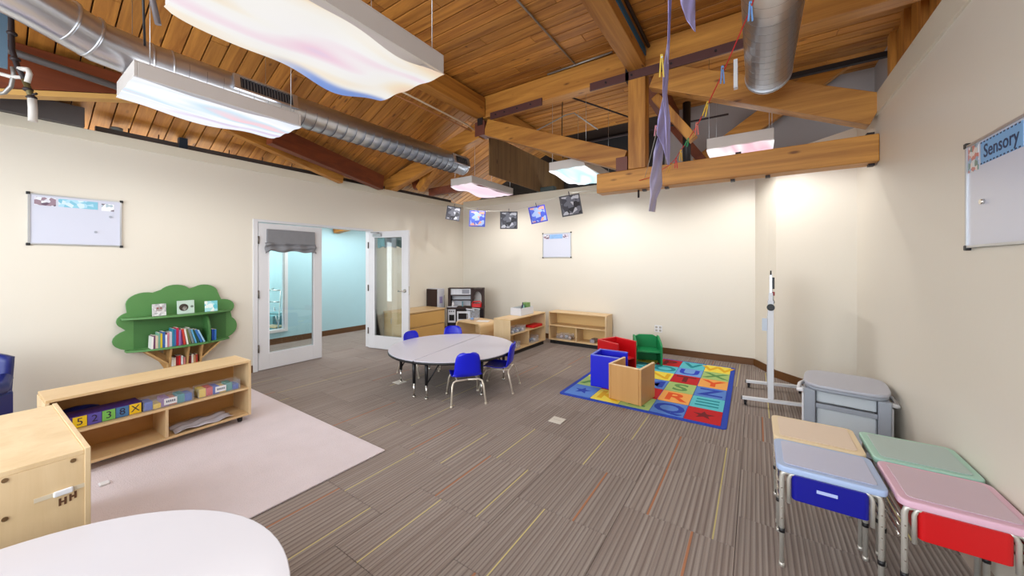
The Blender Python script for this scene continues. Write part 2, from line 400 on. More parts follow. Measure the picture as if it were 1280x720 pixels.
# local -x runs down the slope
bx('roof_board', deck_line, slope, -Ls, 0, -3.5, 7.7, .04, .1)
pm2 = B().box(-1.25, 1.25, -.070, .070, 0, .04).obj('plank', deck, slope, .004)
first = True
for r_ in range(0, 50):
    y = -.30 + .15 * r_; off = (r_ * 3 % 5) * .5
    for kx in range(4):
        x1 = off - kx * 2.5; a, b_ = max(x1 - 2.5, -Ls), min(x1, 0)
        if b_ - a < .1: continue
        o = pm2 if first else pm2.copy()
        if not first: C.objects.link(o)
        first = False
        o.location = ((a + b_) / 2, y, 0); o.scale = ((b_ - a) / 2.5 - .0015, 1, 1); o.parent = slope

# truss
TY = 4.45
tr = thing('roof_truss', 'large timber truss crossing the room with bolted steel plates and a king post', 'truss', (0, TY, 0))
bx('top_chord', beamx, tr, -3.54, 1.30, -.08, .08, 3.76, 4.09, bevel=.008)
bx('tie_beam', beamx, tr, -1.66, .886, -.1, .1, 2.39, 2.63, bevel=.008)
bx('post', beamz, tr, -1.27, -1.07, -.09, .09, 2.635, 3.76, bevel=.006)
B().beam((-3.46, 0, 3.62), (-1.33, 0, 2.76), .15, .24, (0, 0, 1)).obj('diagonal', beamx, tr, .006)
B().beam((-.98, 0, 3.69), (.885, 0, 2.845), .15, .27, (0, 0, 1)).obj('diagonal', beamx, tr, .006)
B().beam((-3.62, 0, 3.60), (-5.95, 0, 2.98), .15, .25, (0, 0, 1)).obj('diagonal', beamx, tr, .006)
bx('end_block', plain('purple_brown_block', (104, 56, 44), .5), tr, -1.42, -1.28, -.085, .085, 2.63, 2.80, bevel=.004)
bx('end_block', plain('purple_brown_block', (104, 56, 44), .5), tr, -3.66, -3.47, -.09, .09, 3.50, 3.72, bevel=.004)
for i, (x0, x1) in enumerate(((-3.35, -2.45), (-1.75, .0))):
    p = bx('steel_plate', purple_iron, tr, x0, x1, -.1, -.08, 3.70, 3.80, bevel=.002)
    bb = B()
    for t in (.12, .3, .55, .8): bb.tube([(x0 + (x1 - x0) * t, -.11, 3.75), (x0 + (x1 - x0) * t, -.1, 3.75)], .013, 8)
    bb.obj('bolt', iron, p)
bx('steel_hanger', iron, tr, -1.30, -1.26, -.1, .1, 3.70, 4.05)
bx('steel_hanger', iron, tr, -3.60, -3.5, -.1, -.085, 3.66, 4.05)
for x in (-1.1, -.85, -.2, .1, .85): bx('bolt', iron, tr, x - .02, x + .02, -.03, .03, 2.37, 2.392)
B().tube([(-1.17, 0, 2.30), (-1.17, 0, 2.392)], .012, 8).obj('bolt', iron, tr)
for x in (-.15, .84): bx('bolt', iron, tr, x - .025, x + .025, -.05, .05, 2.63, 2.66)
webs = [((-5.78, 0, 2.95), (-5.92, 0, 3.24)), ((-5.62, 0, 2.97), (-5.2, 0, 3.33)), ((-5.45, .0, 2.94), (-4.95, 0, 3.25))]
B().beam((-5.62, .3, 3.42), (-5.42, .3, 2.96), .1, .12, (0, 1, 0)).obj('web_member', dark_beam, tr)
B().beam((-5.0, .3, 3.35), (-5.36, .3, 2.97), .1, .12, (0, 1, 0)).obj('web_member', beamz, tr)
B().beam((-4.75, .25, 3.40), (-5.30, .25, 2.92), .12, .14, (0, 1, 0)).obj('web_member', beamz, tr)
B().beam((-5.4, .6, 2.93), (-4.2, .9, 3.02), .1, .14).obj('web_member', dark_beam, tr)
# longitudinal timbers
pu = thing('timber_purlin', 'timber purlin with a blue strap running from above the photographer to the king post', 'beam', (-1.17, 0, 0))
bx('beam', beamy, pu, -.1, .1, -2.5, TY - .09, 3.80, 4.09, bevel=.008)
bx('blue_strap', plain('blue_tape', (20, 92, 130), .5), pu, .1, .112, -.5, TY - .1, 3.93, 4.0)
B().tube([(.14, -1, 4.03), (.14, TY - .1, 4.03)], .02, 8).obj('conduit', iron, pu)
p2 = thing('timber_purlin', 'timber purlin behind the largest lamp, ending at the bolted plate joint', 'beam', (-3.54, 0, 0))
bx('beam', beamy, p2, -.09, .09, -2.5, TY - .09, 3.77, 4.06, bevel=.008)
p3 = thing('timber_purlin', 'short dark timber purlin beyond the king post', 'beam', (-1.17, 0, 0))
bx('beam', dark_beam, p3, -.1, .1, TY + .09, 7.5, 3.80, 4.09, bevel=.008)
p4 = thing('timber_purlin', 'timber purlin at the edge of the sloping ceiling beyond the truss', 'beam', (-3.54, 0, 0))
bx('beam', beamy, p4, -.09, .09, TY + .09, 7.5, 3.77, 4.06, bevel=.008)
tag(B().beam((1.35, 6.35, 4.45), (-.75, 6.35, 3.05), .12, .26, (0, 0, 1)).obj('timber_brace', beamx, None, .006), 'sloping timber brace in front of the grey upper wall', 'beam')
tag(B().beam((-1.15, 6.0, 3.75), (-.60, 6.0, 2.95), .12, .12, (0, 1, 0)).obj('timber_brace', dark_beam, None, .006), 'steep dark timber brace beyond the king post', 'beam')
tag(B().beam((-1.02, 4.66, 3.55), (-.60, 4.66, 2.95), .1, .12, (0, 1, 0)).obj('timber_brace', beamz, None, .006), 'orange timber strut close behind the king post', 'beam')
lb = thing('timber_rafter', 'dark red timber rafter with pale underside above the left whiteboard', 'beam', (0, 0, 0))
B().prism([(-.9, 2.63), (.95, 3.22), (.95, 3.36), (-.9, 3.36)], -5.265, -5.135, 'yz').obj('beam', dark_beam, lb, .004)
B().beam((-5.2, -.9, 2.60), (-5.2, .95, 3.19), .136, .045, (0, 0, 1)).obj('lower_face', plain('pale_underside_wood', (214, 168, 96), .5), lb)  # underside in a paler colour
tag(B().beam((-5.38, 1.70, 3.20), (-5.68, 3.35, 2.90), .1, .14).obj('timber_rafter', beamy, None, .004), 'pale timber rafter coming down to the wall top left of the doors', 'beam')
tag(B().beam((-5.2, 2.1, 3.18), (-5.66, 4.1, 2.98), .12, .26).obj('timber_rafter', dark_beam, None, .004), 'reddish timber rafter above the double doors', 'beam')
pl = tag(B().box(-3.68, -3.66, 4.75, 7.55, 2.98, 3.66).obj('plywood_panel', ply), 'weathered plywood draft panel hanging beyond the truss joint', 'panel')
tag(B().box(-3.4, -1.9, 7.2, 7.3, 2.6, 4.1).obj('switchgear', plain('dark_equipment', (30, 30, 34), .6)), 'dark service panel above the back wall', 'panel')
tag(B().box(-3.75, -3.35, 6.44, 6.56, 2.9705, 3.07).obj('control_box', plain('grey_green_box', (66, 78, 78), .5), None, .01), 'grey green equipment box resting above the back wall', 'box')

# ducts
def duct(name, label, pts, r, rings, extra=None):
    t = thing(name, label, 'duct', (0, 0, 0))
    B().tube(pts, r, 32).obj('duct_pipe', steel, t)
    for (p, q, dr) in rings: B().tube([p, q], r + dr, 32).obj('joint_ring', steel, t)
    return t
DX, DZ = -4.15, 3.16
d1 = duct('air_duct', 'long silver round duct running beneath the sloping ceiling', [(-3.86, -1.2, 3.52), (-3.97, -.2, 3.34), (-4.02, .18, 3.26), (-4.12, .5, 3.18), (DX, .8, DZ), (DX, 4.62, DZ + .02)], .155,
          [((-3.955, -.35, 3.367), (-3.958, -.33, 3.363), .006), ((-4.06, .33, 3.23), (-4.066, .345, 3.227), .006), ((-4.1, .45, 3.195), (-4.105, .465, 3.192), .006), ((DX + .004, .66, 3.166), (DX + .002, .675, 3.165), .006), ((DX, .78, DZ), (DX, .795, DZ), .006), ((DX, .9, DZ), (DX, .915, DZ), .006), ((DX, 4.6, DZ + .02), (DX, 4.63, DZ + .02), .006)])
bb = B()
yy = -.3
for k in range(29):
    y = 1.0 + k * .12; bb.tube([(DX, y, DZ + .0), (DX, y + .003, DZ)], .1553, 32)
bb.obj('spiral_seams', seam_m, d1)['kind'] = 'stuff'
def register(par, y0, y1, n, ang):
    M = Matrix.Translation((DX, 0, DZ)) @ Matrix.Rotation(-R(ang), 4, 'Y')
    f = B(); zt = .148
    f.box(zt, zt + .03, y0 - .05, y1 + .05, -.075, -.055, M); f.box(zt, zt + .03, y0 - .05, y1 + .05, .055, .075, M); f.box(zt, zt + .03, y0 - .05, y0, -.055, .055, M); f.box(zt, zt + .03, y1, y1 + .05, -.055, .055, M)
    fo = f.obj('register_frame', steel, par, .002)
    B().box(zt - .01, zt + .012, y0, y1, -.055, .055, M).obj('register_recess', plain('register_dark', (30, 32, 44), .6), fo)
    for k in range(n): 
        y = y0 + (y1 - y0) * (k + .5) / n; B().box(zt + .008, zt + .026, y - .003, y + .003, -.055, .055, M).obj('louvre', duct_dark, fo)
register(d1, 1.36, 1.82, 18, 12)
register(d1, 4.28, 4.56, 8, 12)
d2 = duct('air_duct', 'short silver round duct ending above the clothesline near the right wall', [(.09, 1.0, 3.17), (.09, 3.88, 3.17)], .168, [((.09, 3.86, 3.17), (.09, 3.885, 3.17), .005)])
bb = B()
for k in range(26): bb.tube([(.09, 1.3 + k * .1, 3.17), (.09, 1.303 + k * .1, 3.17)], .1683, 32)
bb.obj('spiral_seams', seam_m, d2)['kind'] = 'stuff'
tag(B().box(-.155, -.125, 3.55, 3.60, 2.98, 3.22).obj('hanger_bracket', white_met, None, .003), 'white bracket beside the end of the short round duct', 'bracket')
tag(B().box(-5.875, -5.69, -1.0, .60, 2.9005, 3.10).obj('box_duct', duct_dark, None, .004), 'dull grey rectangular duct behind the wall above the left whiteboard', 'duct')
tag(B().tube([(-4.98, -.8, 3.30), (-4.98, 1.6, 3.09)], .03, 10).obj('steam_pipe', duct_dark), 'thick dark pipe under the long duct at the far left', 'pipe')
tag(B().box(-5.99, -5.93, .7, 6.2, 2.945, 3.0).obj('cable_tray', plain('tray_grey', (78, 74, 74), .5, .3)), 'grey cable tray just above the left wall', 'pipe')
bb = B()
for y in (.95, 1.2, 1.9, 2.3, 2.7): bb.tube([(-5.96, y, 2.95), (-5.93, y, 3.05)], .006, 6)
o = tag(bb.obj('tray_rod', iron), 'thin rods holding the grey cable tray', 'rod'); o['kind'] = 'stuff'
tag(B().box(-5.98, -5.90, 1.38, 1.46, 2.80, 3.07).obj('steel_post', plain('blue_grey_steel', (36, 52, 68), .5, .3)), 'dark blue steel post stub above the wall behind the second lamp', 'post')
tag(B().box(-.3, 1.3, 5.86, 5.92, 3.9, 3.96).obj('black_rod', black), 'straight black rod under the ceiling before the grey upper wall', 'pipe')
# conduits and cables
def pipe(label, pts, r, m=cond, name='conduit', cat='conduit', seg=8):
    return tag(B().tube(pts, r, seg).obj(name, m), label, cat)
pipe('thin steel conduit along the ceiling planks left of the king post', [(-1.93, 1.0, 4.08), (-1.93, 4.3, 4.08)], .011)
pipe('thin steel conduit lying along the top chord left of the king post', [(-2.35, 4.33, 4.08), (-1.45, 4.33, 4.09)], .012)
pipe('pale conduit following the lower edge of the joint and diagonal', [(-3.66, 2.5, 3.66), (-3.67, 4.2, 3.64), (-3.72, 4.55, 3.60), (-3.72, 7.4, 3.66)], .012, plain('pale_conduit', (196, 176, 150), .5, .2))
pipe('copper coloured conduit beside the pale one near the truss joint', [(-3.74, 2.3, 3.62), (-3.74, 7.2, 3.60)], .012, plain('copper_conduit', (168, 112, 70), .45, .4))
pipe('black cable drooping from the ceiling to the second lamp', [(-3.3, .55, 4.05), (-3.38, .58, 3.7), (-3.45, .62, 3.35), (-3.62, .66, 3.06)], .007, black, 'cable', 'cable')
pipe('thin dark cable hanging beyond the truss between joint and post', [(-2.55, 5.2, 4.08), (-2.56, 5.2, 3.6), (-2.54, 5.2, 3.18)], .007, black, 'cable', 'cable')
pipe('bent pale conduit crossing beneath the planks behind the truss', [(-3.15, 5.2, 3.56), (-3.05, 5.2, 3.72), (-2.5, 5.2, 3.86), (-2.35, 5.2, 3.86), (-2.0, 5.3, 3.56)], .01)
pipe('dark diagonal rod beneath the planks behind the truss', [(-2.35, 4.75, 3.98), (-1.55, 5.5, 3.7)], .012, iron)
pipe('dark horizontal pipe behind the king post', [(-2.6, 5.6, 3.5), (-.3, 5.6, 3.5)], .014, iron)
pipe('black vertical pipe behind the tie beam', [(-.78, 5.4, 2.7), (-.78, 5.4, 3.7)], .05, black, 'service_pipe', 'pipe')
pipe('grey hanging strut between long duct and ceiling', [(-3.72, .75, 3.30), (-3.72, .62, 4.0)], .02, plain('strut_grey', (112, 104, 106), .5, .3), 'hanger_strut', 'strut')
sp = thing('ceiling_fitting', 'small dark pipe stub hanging under the largest lamp', 'fitting', (-2.95, 1.15, 3.60))
B().tube([(0, 0, 0), (-.1, -.05, -.08)], .02, 10).obj('pipe_stub', iron, sp)
B().tube([(-.095, -.048, -.077), (-.115, -.057, -.09)], .03, 12).obj('collar', iron, sp)
sf = thing('smoke_detector', 'small grey disc hanging over the left wall near the box duct', 'detector', (-5.95, .86, 3.0))
B().tube([(0, 0, 0), (0, 0, .03)], .05, 16).obj('detector_body', plain('grey_disc', (120, 130, 132), .5), sf)
vp = thing('valve_pipes', 'cluster of pale and dark service pipes with valves at the far left', 'pipes', (0, 0, 0))
wp = plain('pale_pvc', (196, 190, 184), .5)
B().tube([(-4.71, 0.132, 3.547), (-4.71, 0.132, 3.382), (-4.704, 0.136, 3.138), (-4.669, 0.16, 3.003), (-4.624, 0.191, 2.906)], .016, 10).obj('dark_pipe', iron, vp)
B().tube([(-4.624, 0.191, 2.906), (-4.598, 0.208, 2.832), (-4.578, 0.221, 2.759)], .018, 10).obj('brass_pipe', plain('old_brass', (96, 84, 50), .5, .4), vp)
B().tube([(-4.578, 0.221, 2.771), (-4.573, 0.225, 2.686), (-4.573, 0.225, 2.588)], .024, 12).obj('pale_pipe', wp, vp)
B().tube([(-4.821, 0.057, 2.967), (-4.71, 0.132, 2.93), (-4.629, 0.187, 2.924)], .014, 10).obj('pale_pipe', wp, vp)
B().tube([(-4.659, 0.167, 2.991), (-4.603, 0.204, 2.985), (-4.593, 0.211, 2.954), (-4.608, 0.201, 2.887)], .017, 10).obj('elbow_pipe', wp, vp)
B().tube([(-4.821, 0.057, 2.796), (-4.75, 0.105, 2.808), (-4.71, 0.132, 2.857), (-4.694, 0.143, 2.954), (-4.699, 0.139, 3.003)], .013, 10).obj('bent_pipe', cond, vp)
for p in [(-4.704, 0.136, 3.26), (-4.684, 0.15, 3.064), (-4.603, 0.204, 2.832), (-4.578, 0.221, 2.771)]: B().ball(p, .028, (1, 1, .7)).obj('valve', iron, vp)
B().tube([(-4.613, 0.198, 2.777), (-4.548, 0.242, 2.802)], .008, 8).obj('valve_handle', iron, vp)
B().beam((-4.775, 0.088, 3.456), (-4.775, 0.088, 3.003), .03, .06, (0, 1, 0)).obj('panel_plate', plain('blue_grey_plate', (90, 116, 136), .5), vp)

# ---------------------------------------------------------------- lamps with draped cloth
pal = {'warm': [(196, 200, 250), (250, 214, 232), (255, 252, 252), (255, 252, 246), (255, 236, 206), (250, 214, 186), (240, 196, 210)],
       'cool': [(206, 186, 226), (244, 246, 255), (232, 240, 255), (255, 255, 255), (204, 230, 246), (248, 206, 216)],
       'pink': [(240, 214, 236), (252, 222, 238), (255, 240, 248), (250, 226, 244)],
       'aqua': [(255, 255, 255), (240, 250, 255), (176, 226, 240), (255, 255, 255)],
       'rose': [(255, 255, 255), (255, 250, 252), (246, 190, 208), (255, 255, 255)]}
LS = {'warm': .6, 'cool': .70, 'pink': .72, 'aqua': 1.0, 'rose': .76}
pm_ = {k: emit('lit_cloth_' + k, v, LS[k], 1.15, (84, 136, 222) if k == 'warm' else None) for k, v in pal.items()}
house = plain('lamp_housing', (196, 190, 186), .5)
def lamp(label, x0, x1, y0, y1, z, pal_, seed, sag=.04, power=30):
    cx, cy = (x0 + x1) / 2, (y0 + y1) / 2; a, b_ = (x1 - x0) / 2, (y1 - y0) / 2
    t = thing('hanging_lamp', label, 'lamp', (cx, cy, z), 0, 'hanging lamps with draped cloth')
    h = B()
    h.box(-a, a, -b_, -b_ + .02, 0, .11); h.box(-a, a, b_ - .02, b_, 0, .11); h.box(-a, -a + .02, -b_ + .02, b_ - .02, 0, .11); h.box(a - .02, a, -b_ + .02, b_ - .02, 0, .11); h.box(-a, a, -b_, b_, .11, .12)
    h.obj('housing', house, t, .003)
    rnd = random.Random(seed); ph = [rnd.uniform(0, 6.28) for _ in range(6)]
    def fn(u, v):
        x = (-1 + 2 * u) * (a + .004); y = (-1 + 2 * v) * (b_ + .004)
        e = min(u, 1 - u) * 2; e2 = min(v, 1 - v) * 2
        side = 1 - e; s = math.sin(v * 9 + ph[0]) * .5 + .5; s2 = math.sin(v * 15 + ph[1]) * .5 + .5
        zz = -.004 - sag * (math.sin(math.pi * v) ** .5) * (.35 + .4 * s + .25 * s2) * (.75 + .25 * math.sin(u * 5 + ph[2]))
        if u < .03: zz -= .028 * s * (math.sin(math.pi * v) ** .5)
        if e2 < .02: zz = -.004 - .01 * math.sin(u * 9 + ph[3]) ** 2
        return (x, y, zz)
    B().grid(fn, 26, 44).obj('draped_cloth', pm_[pal_], t)
    for q in (-.6, 0, .6):
        d = bpy.data.lights.new('lamp_tube_light', 'SPOT'); d.energy = power; d.spot_size = R(172); d.spot_blend = .5; d.shadow_soft_size = 0; d.color = (1, .99, .95)
        o = bpy.data.objects.new('lamp_tube_light', d); C.objects.link(o); o.location = (cx, cy + b_ * q, z - sag - .05)
    area('ceiling_fill_light', (cx, cy, z + .125), a * 1.7, b_ * 1.7, 3.5, (R(180), 0, 0), (.93, .97, 1))  # added fill light above the closed housing, brightens the ceiling
    for sx in (-.955, .955):
        for sy in (-.85, .85):
            X = cx + a * sx; zt = CZ if X > RIDGE else CZ + SL * (X - RIDGE)
            B().tube([(a * sx, b_ * sy, .12), (a * sx, b_ * sy, zt - z)], .0025, 6).obj('hanging_wire', alu, t)
    return t
lamp('largest hanging lamp with swirled peach and blue lit cloth, nearest the viewer', -2.36, -1.695, .50, 1.706, 2.75, 'warm', 3, .075, 12)
lamp('long hanging lamp with pale white cloth in front of the long duct', -4.36, -3.77, .63, 1.80, 2.88, 'cool', 5, .055, 14)
lamp('hanging lamp with pink cloth over the corner beside the doors', -4.46, -3.98, 4.66, 5.92, 2.88, 'pink', 8, .07, 15)
lamp('bright hanging lamp with aqua cloth partly behind the left end of the tie beam', -2.50, -1.95, 4.66, 5.75, 2.86, 'aqua', 11, .06, 19)
lamp('hanging lamp with rose streaked cloth between the tie beam and the grey upper wall', -.47, .16, 4.72, 5.85, 2.83, 'rose', 13, .03, 13)

# ---------------------------------------------------------------- double door and corridor
dr = sroot('door_frame'); dr.name = 'trim_1'
fr = B(); fr.box(WX - .13, WX + .015, 2.11, 2.17, 0, 2.125); fr.box(WX - .13, WX + .015, 3.935, 3.995, 0, 2.125); fr.box(WX - .13, WX + .015, 2.17, 3.935, 2.09, 2.125)
fr.obj('door_casing', white_p, dr, .003)
def leaf(name, w_, sign):
    """local: hinge at the origin, leaf along +x, room side towards -y"""
    t = sroot(name)
    s_, tr_, br_ = .135, .11, .235; Hh = 2.075
    f = B(); f.box(0, s_, -.022, .022, .008, Hh); f.box(w_ - s_, w_, -.022, .022, .008, Hh); f.box(s_, w_ - s_, -.022, .022, .008, br_); f.box(s_, w_ - s_, -.022, .022, Hh - tr_, Hh)
    f.obj('door_leaf', white_p, t, .002)
    b = B(); 
    for yy in (-.026, .014):
        b.box(s_ - .012, s_, yy, yy + .012, br_ - .012, Hh - tr_ + .012); b.box(w_ - s_, w_ - s_ + .012, yy, yy + .012, br_ - .012, Hh - tr_ + .012)
        b.box(s_, w_ - s_, yy, yy + .012, br_ - .012, br_); b.box(s_, w_ - s_, yy, yy + .012, Hh - tr_, Hh - tr_ + .012)
    b.obj('glazing_bead', wht, t)
    bx('glass_pane', door_glass, t, s_, w_ - s_, -.003, .003, br_, Hh - tr_)
    for z in (.26, 1.02, 1.78): B().tube([(-.004, -.03 * sign, z), (-.004, -.03 * sign, z + .11)], .011, 8).obj('hinge', plain('hinge_steel', (110, 104, 98), .4, .7), t)
    return t
dl = leaf('door_1', .885, 1); dl.location = (WX - .012, 2.178, 0); dl.rotation_euler = (0, 0, R(90))
bx('flush_bolt', plain('bolt_grey', (150, 150, 150), .4), dl, .876, .8862, -.01, .01, 1.0, 1.12)
dd = leaf('door_2', .87, 1); dd.location = (WX + .02, 3.915, 0); dd.rotation_euler = (0, 0, R(11.6))
lv = B().tube([(.80, -.022, 1.04), (.80, -.075, 1.04), (.795, -.08, 1.04), (.70, -.08, 1.035)], .011, 10).obj('lever_handle', chrome, dd)
B().tube([(.80, -.022, 1.04), (.80, -.032, 1.04)], .032, 16).obj('rose_plate', chrome, lv)
B().tube([(.80, .022, 1.04), (.80, .075, 1.04), (.70, .08, 1.035)], .011, 10).obj('lever_handle', chrome, dd)
bx('latch_plate', chrome, dd, .8695, .8715, -.011, .011, .98, 1.12)
cl = B().box(.12, .30, -.06, -.022, 1.98, 2.03).obj('door_closer', plain('closer_grey', (176, 182, 184), .4, .4), dd, .004)
B().tube([(.22, -.05, 2.03), (.30, -.09, 2.045), (.12, -.10, 2.05)], .008, 8).obj('closer_arm', alu, cl)
# shades hanging on the glass
sh = thing('roman_shade', 'grey folded roman shade hanging at the top of the closed door leaf', 'shade', (WX + .02, 2.605, 0))
bx('valance', shade_m, sh, 0.0, .03, -.335, .33, 1.79, 1.995, bevel=.004)
def fold(u, v):
    y = -.36 + .70 * u; k = abs(u - .5) * 2
    z = 1.80 - .12 * v + .012 * math.sin(u * 14) * v - .035 * v * max(0, k - .82) * 5
    return (.022 + .018 * math.sin(v * 9 + u * 5) + .012 * math.sin(u * 21), y, z)
B().grid(fold, 40, 12).obj('gathered_folds', shade_m, sh, 0, .006)
s2 = thing('roman_shade', 'bunched teal and grey shade seen through the glass of the open door leaf', 'shade', (WX + .02, 3.915, 0), 11.6)
for i, (a, b_, m_) in enumerate(((.14, .30, plain('teal_cloth', (120, 168, 176), .8, var=.2, scale=12)), (.30, .56, shade_m), (.56, .73, plain('dark_green_cloth', (70, 88, 84), .8, var=.4, scale=18)))):
    B().grid(lambda u, v: (a + (b_ - a) * u, .04 + .008 * math.sin(u * 14 + i), 1.965 - (.17 + .015 * math.sin(u * 6 + i * 2)) * v), 10, 4).obj('cloth_strip', m_, s2, 0, .005)
# corridor
wc = B(); CX = -7.43
wc.box(CX - .1, CX, .4, 2.45, 0, 2.42); wc.box(CX - .1, CX, 3.30, 9.5, 0, 2.42); wc.box(CX - .1, CX, 2.45, 3.30, 0, .22)
wc.box(CX - .1, CX, 2.45, 3.30, 2.2, 2.42)
struct(wc.obj('wall_corridor', teal_wall))
struct(B().box(CX, CX + .012, .4, 7.6, 0, .11).obj('baseboard_corridor', base_brown))
wi = sroot('window_1')
f = B(); f.box(CX - .1, CX + .02, 3.245, 3.30, .22, 2.2); f.box(CX - .1, CX + .02, 2.45, 2.5, .22, 2.2); f.box(CX - .1, CX + .03, 2.5, 3.245, .22, .27); f.box(CX - .1, CX + .02, 2.5, 3.245, 2.15, 2.2)
f.obj('window_frame', white_p, wi, .003)
bx('pane', door_glass, wi, CX - .05, CX - .044, 2.5, 3.245, .27, 2.15)
struct(B().box(-9.6, -9.5, -.5, 5.5, 0, 2.4).obj('wall_far_room', plain('pale_aqua_paint', (206, 232, 232), .6)))
struct(B().box(-9.6, CX - .1, 5.5, 5.6, 0, 2.4).obj('wall_far_room', plain('pale_aqua_paint', (206, 232, 232), .6)))
st = thing('step_stool', 'chrome framed step stool seen through the closed door glass', 'stool', (-7.95, 3.36, 0), 20)
for sx in (-.17, .17): B().tube([(sx, -.2, 0), (sx, -.14, .45), (sx, -.1, .98), (sx, .05, 1.0)], .012, 8).obj('side_rail', chrome, st); B().tube([(sx, .2, 0), (sx, .06, .62)], .012, 8).obj('rear_leg', chrome, st)
B().tube([(-.17, -.1, .98), (.17, -.1, .98)], .012, 8).obj('top_bar', chrome, st); B().tube([(-.17, -.11, .75), (.17, -.11, .75)], .012, 8).obj('cross_bar', chrome, st)
bx('step', plain('teal_step', (96, 150, 152), .5), st, -.16, .16, -.15, .1, .50, .53); bx('step', maplex, st, -.16, .16, -.2, .0, .25, .28)
tag(B().box(-8.6, -8.3, 3.4, 3.9, 0, .42).obj('teal_crate', plain('teal_crate', (84, 140, 142), .5), None, .01), 'teal storage crate beyond the corridor window', 'crate')
tag(B().beam((-7.42, 4.25, 2.22), (-6.6, 4.6, 2.42), .16, .14).obj('corridor_brace', beamy), 'timber brace at the top of the teal corridor wall', 'beam')

# ---------------------------------------------------------------- whiteboards
pic_m = {}
def speckle(name, cols, scale):
    m, n, l, b = base(name, .4)
    tc = n.new('ShaderNodeTexCoord'); vo = n.new('ShaderNodeTexVoronoi'); vo.inputs['Scale'].default_value = scale; l.new(tc.outputs['Object'], vo.inputs['Vector'])
    sp = n.new('ShaderNodeSeparateColor'); l.new(vo.outputs['Color'], sp.inputs[0])
    cr = n.new('ShaderNodeValToRGB'); cr.color_ramp.interpolation = 'CONSTANT'
    while len(cr.color_ramp.elements) < len(cols): cr.color_ramp.elements.new(.5)
    for i, c in enumerate(cols): cr.color_ramp.elements[i].position = i / len(cols); cr.color_ramp.elements[i].color = lin(c)
    l.new(sp.outputs[0], cr.inputs[0]); l.new(cr.outputs[0], b.inputs['Base Color']); return m
ph_a = speckle('photo_print_a', [(96, 76, 96), (214, 214, 224), (150, 126, 140), (222, 226, 232)], 34)
ph_b = speckle('photo_print_b', [(170, 190, 202), (232, 234, 240), (120, 110, 122), (236, 238, 242)], 40)
ban = speckle('banner_print', [(126, 190, 214), (170, 212, 232), (206, 226, 240), (140, 200, 220)], 26)
ink = plain('ink_dark', (34, 52, 92), .6)
def whiteboard(label, loc, rz, w_=.61, h_=.485, word=None):
    """local: surface faces -y, centre of the board at the origin"""
    t = thing('whiteboard', label, 'whiteboard', loc, rz, 'whiteboards')
    bx('writing_surface', board_m, t, -w_ / 2, w_ / 2, -.012, 0, -h_ / 2, h_ / 2)
    f = B(); e = .012
    f.box(-w_ / 2 - .002, w_ / 2 + .002, -.018, 0, h_ / 2 - e, h_ / 2); f.box(-w_ / 2 - .002, w_ / 2 + .002, -.018, 0, -h_ / 2, -h_ / 2 + e)
    f.box(-w_ / 2 - .002, -w_ / 2 + e, -.018, 0, -h_ / 2 + e, h_ / 2 - e); f.box(w_ / 2 - e, w_ / 2 + .002, -.018, 0, -h_ / 2 + e, h_ / 2 - e)
    f.obj('frame', alu, t)
    for sx in (-1, 1):
        for sz in (-1, 1): bx('corner_cap', black, t, sx * w_ / 2 - .013, sx * w_ / 2 + .013, -.021, 0, sz * h_ / 2 - .013, sz * h_ / 2 + .013, bevel=.004)
    return t
t = whiteboard('whiteboard with a blue banner strip on the left wall above the tree bookcase', (WX, .56, 1.935), 90, .61, .49)
bx('photo_strip', ph_a, t, -.27, -.14, -.0135, -.012, .135, .215); bx('banner_strip', ban, t, -.125, .135, -.0135, -.012, .135, .215); bx('photo_strip', ph_b, t, .16, .25, -.0135, -.012, .13, .205)
for p in ((.225, .07), (.12, -.10)): B().tube([(p[0], -.02, p[1]), (p[0], -.012, p[1])], .012, 12).obj('magnet', plain('grey_magnet', (160, 165, 178), .4), t)
t = whiteboard('small looking whiteboard centred on the back wall under the clothesline', (-3.276, BY, 1.873), 0, .62, .485)
bx('photo_strip', ph_a, t, -.29, -.16, -.0135, -.012, .13, .21); bx('banner_strip', plain('banner_blue', (136, 176, 222), .5, var=.3, scale=14), t, -.155, .13, -.0135, -.012, .13, .215); bx('photo_strip', speckle('photo_print_c', [(110, 84, 110), (190, 180, 196), (216, 210, 222)], 44), t, .14, .255, -.0135, -.012, .135, .21)
t = whiteboard('whiteboard with a blue strip reading Sensory on the right wall', (RX, 2.47, 1.835), -90, .605, .51)
bx('photo_strip', speckle('photo_print_d', [(196, 120, 110), (206, 212, 216), (110, 140, 130), (222, 210, 206), (150, 170, 196)], 46), t, -.285, -.185, -.0135, -.012, .115, .24)
bn = bx('banner_strip', plain('banner_blue_b', (118, 168, 216), .5, var=.04), t, -.165, .16, -.0135, -.012, .13, .235)
bd_ = B()
for k in range(12): bd_.box(-.163 + k * .027, -.151 + k * .027, -.0145, -.0135, .228, .234); bd_.box(-.163 + k * .027, -.151 + k * .027, -.0145, -.0135, .131, .137)
bd_.obj('dashed_border', ink, bn)['kind'] = 'stuff'
text('Sensory', .085, ink, bn, Matrix.Translation((0, -.0142, .183)) @ Matrix.Rotation(R(90), 4, 'X'), 'lettering', .0003, .001)
bx('photo_strip', ph_b, t, .175, .28, -.0135, -.012, .13, .24)
B().tube([(-.14, -.024, -.045), (-.14, -.012, -.045)], .012, 14).obj('magnet', chrome, t)

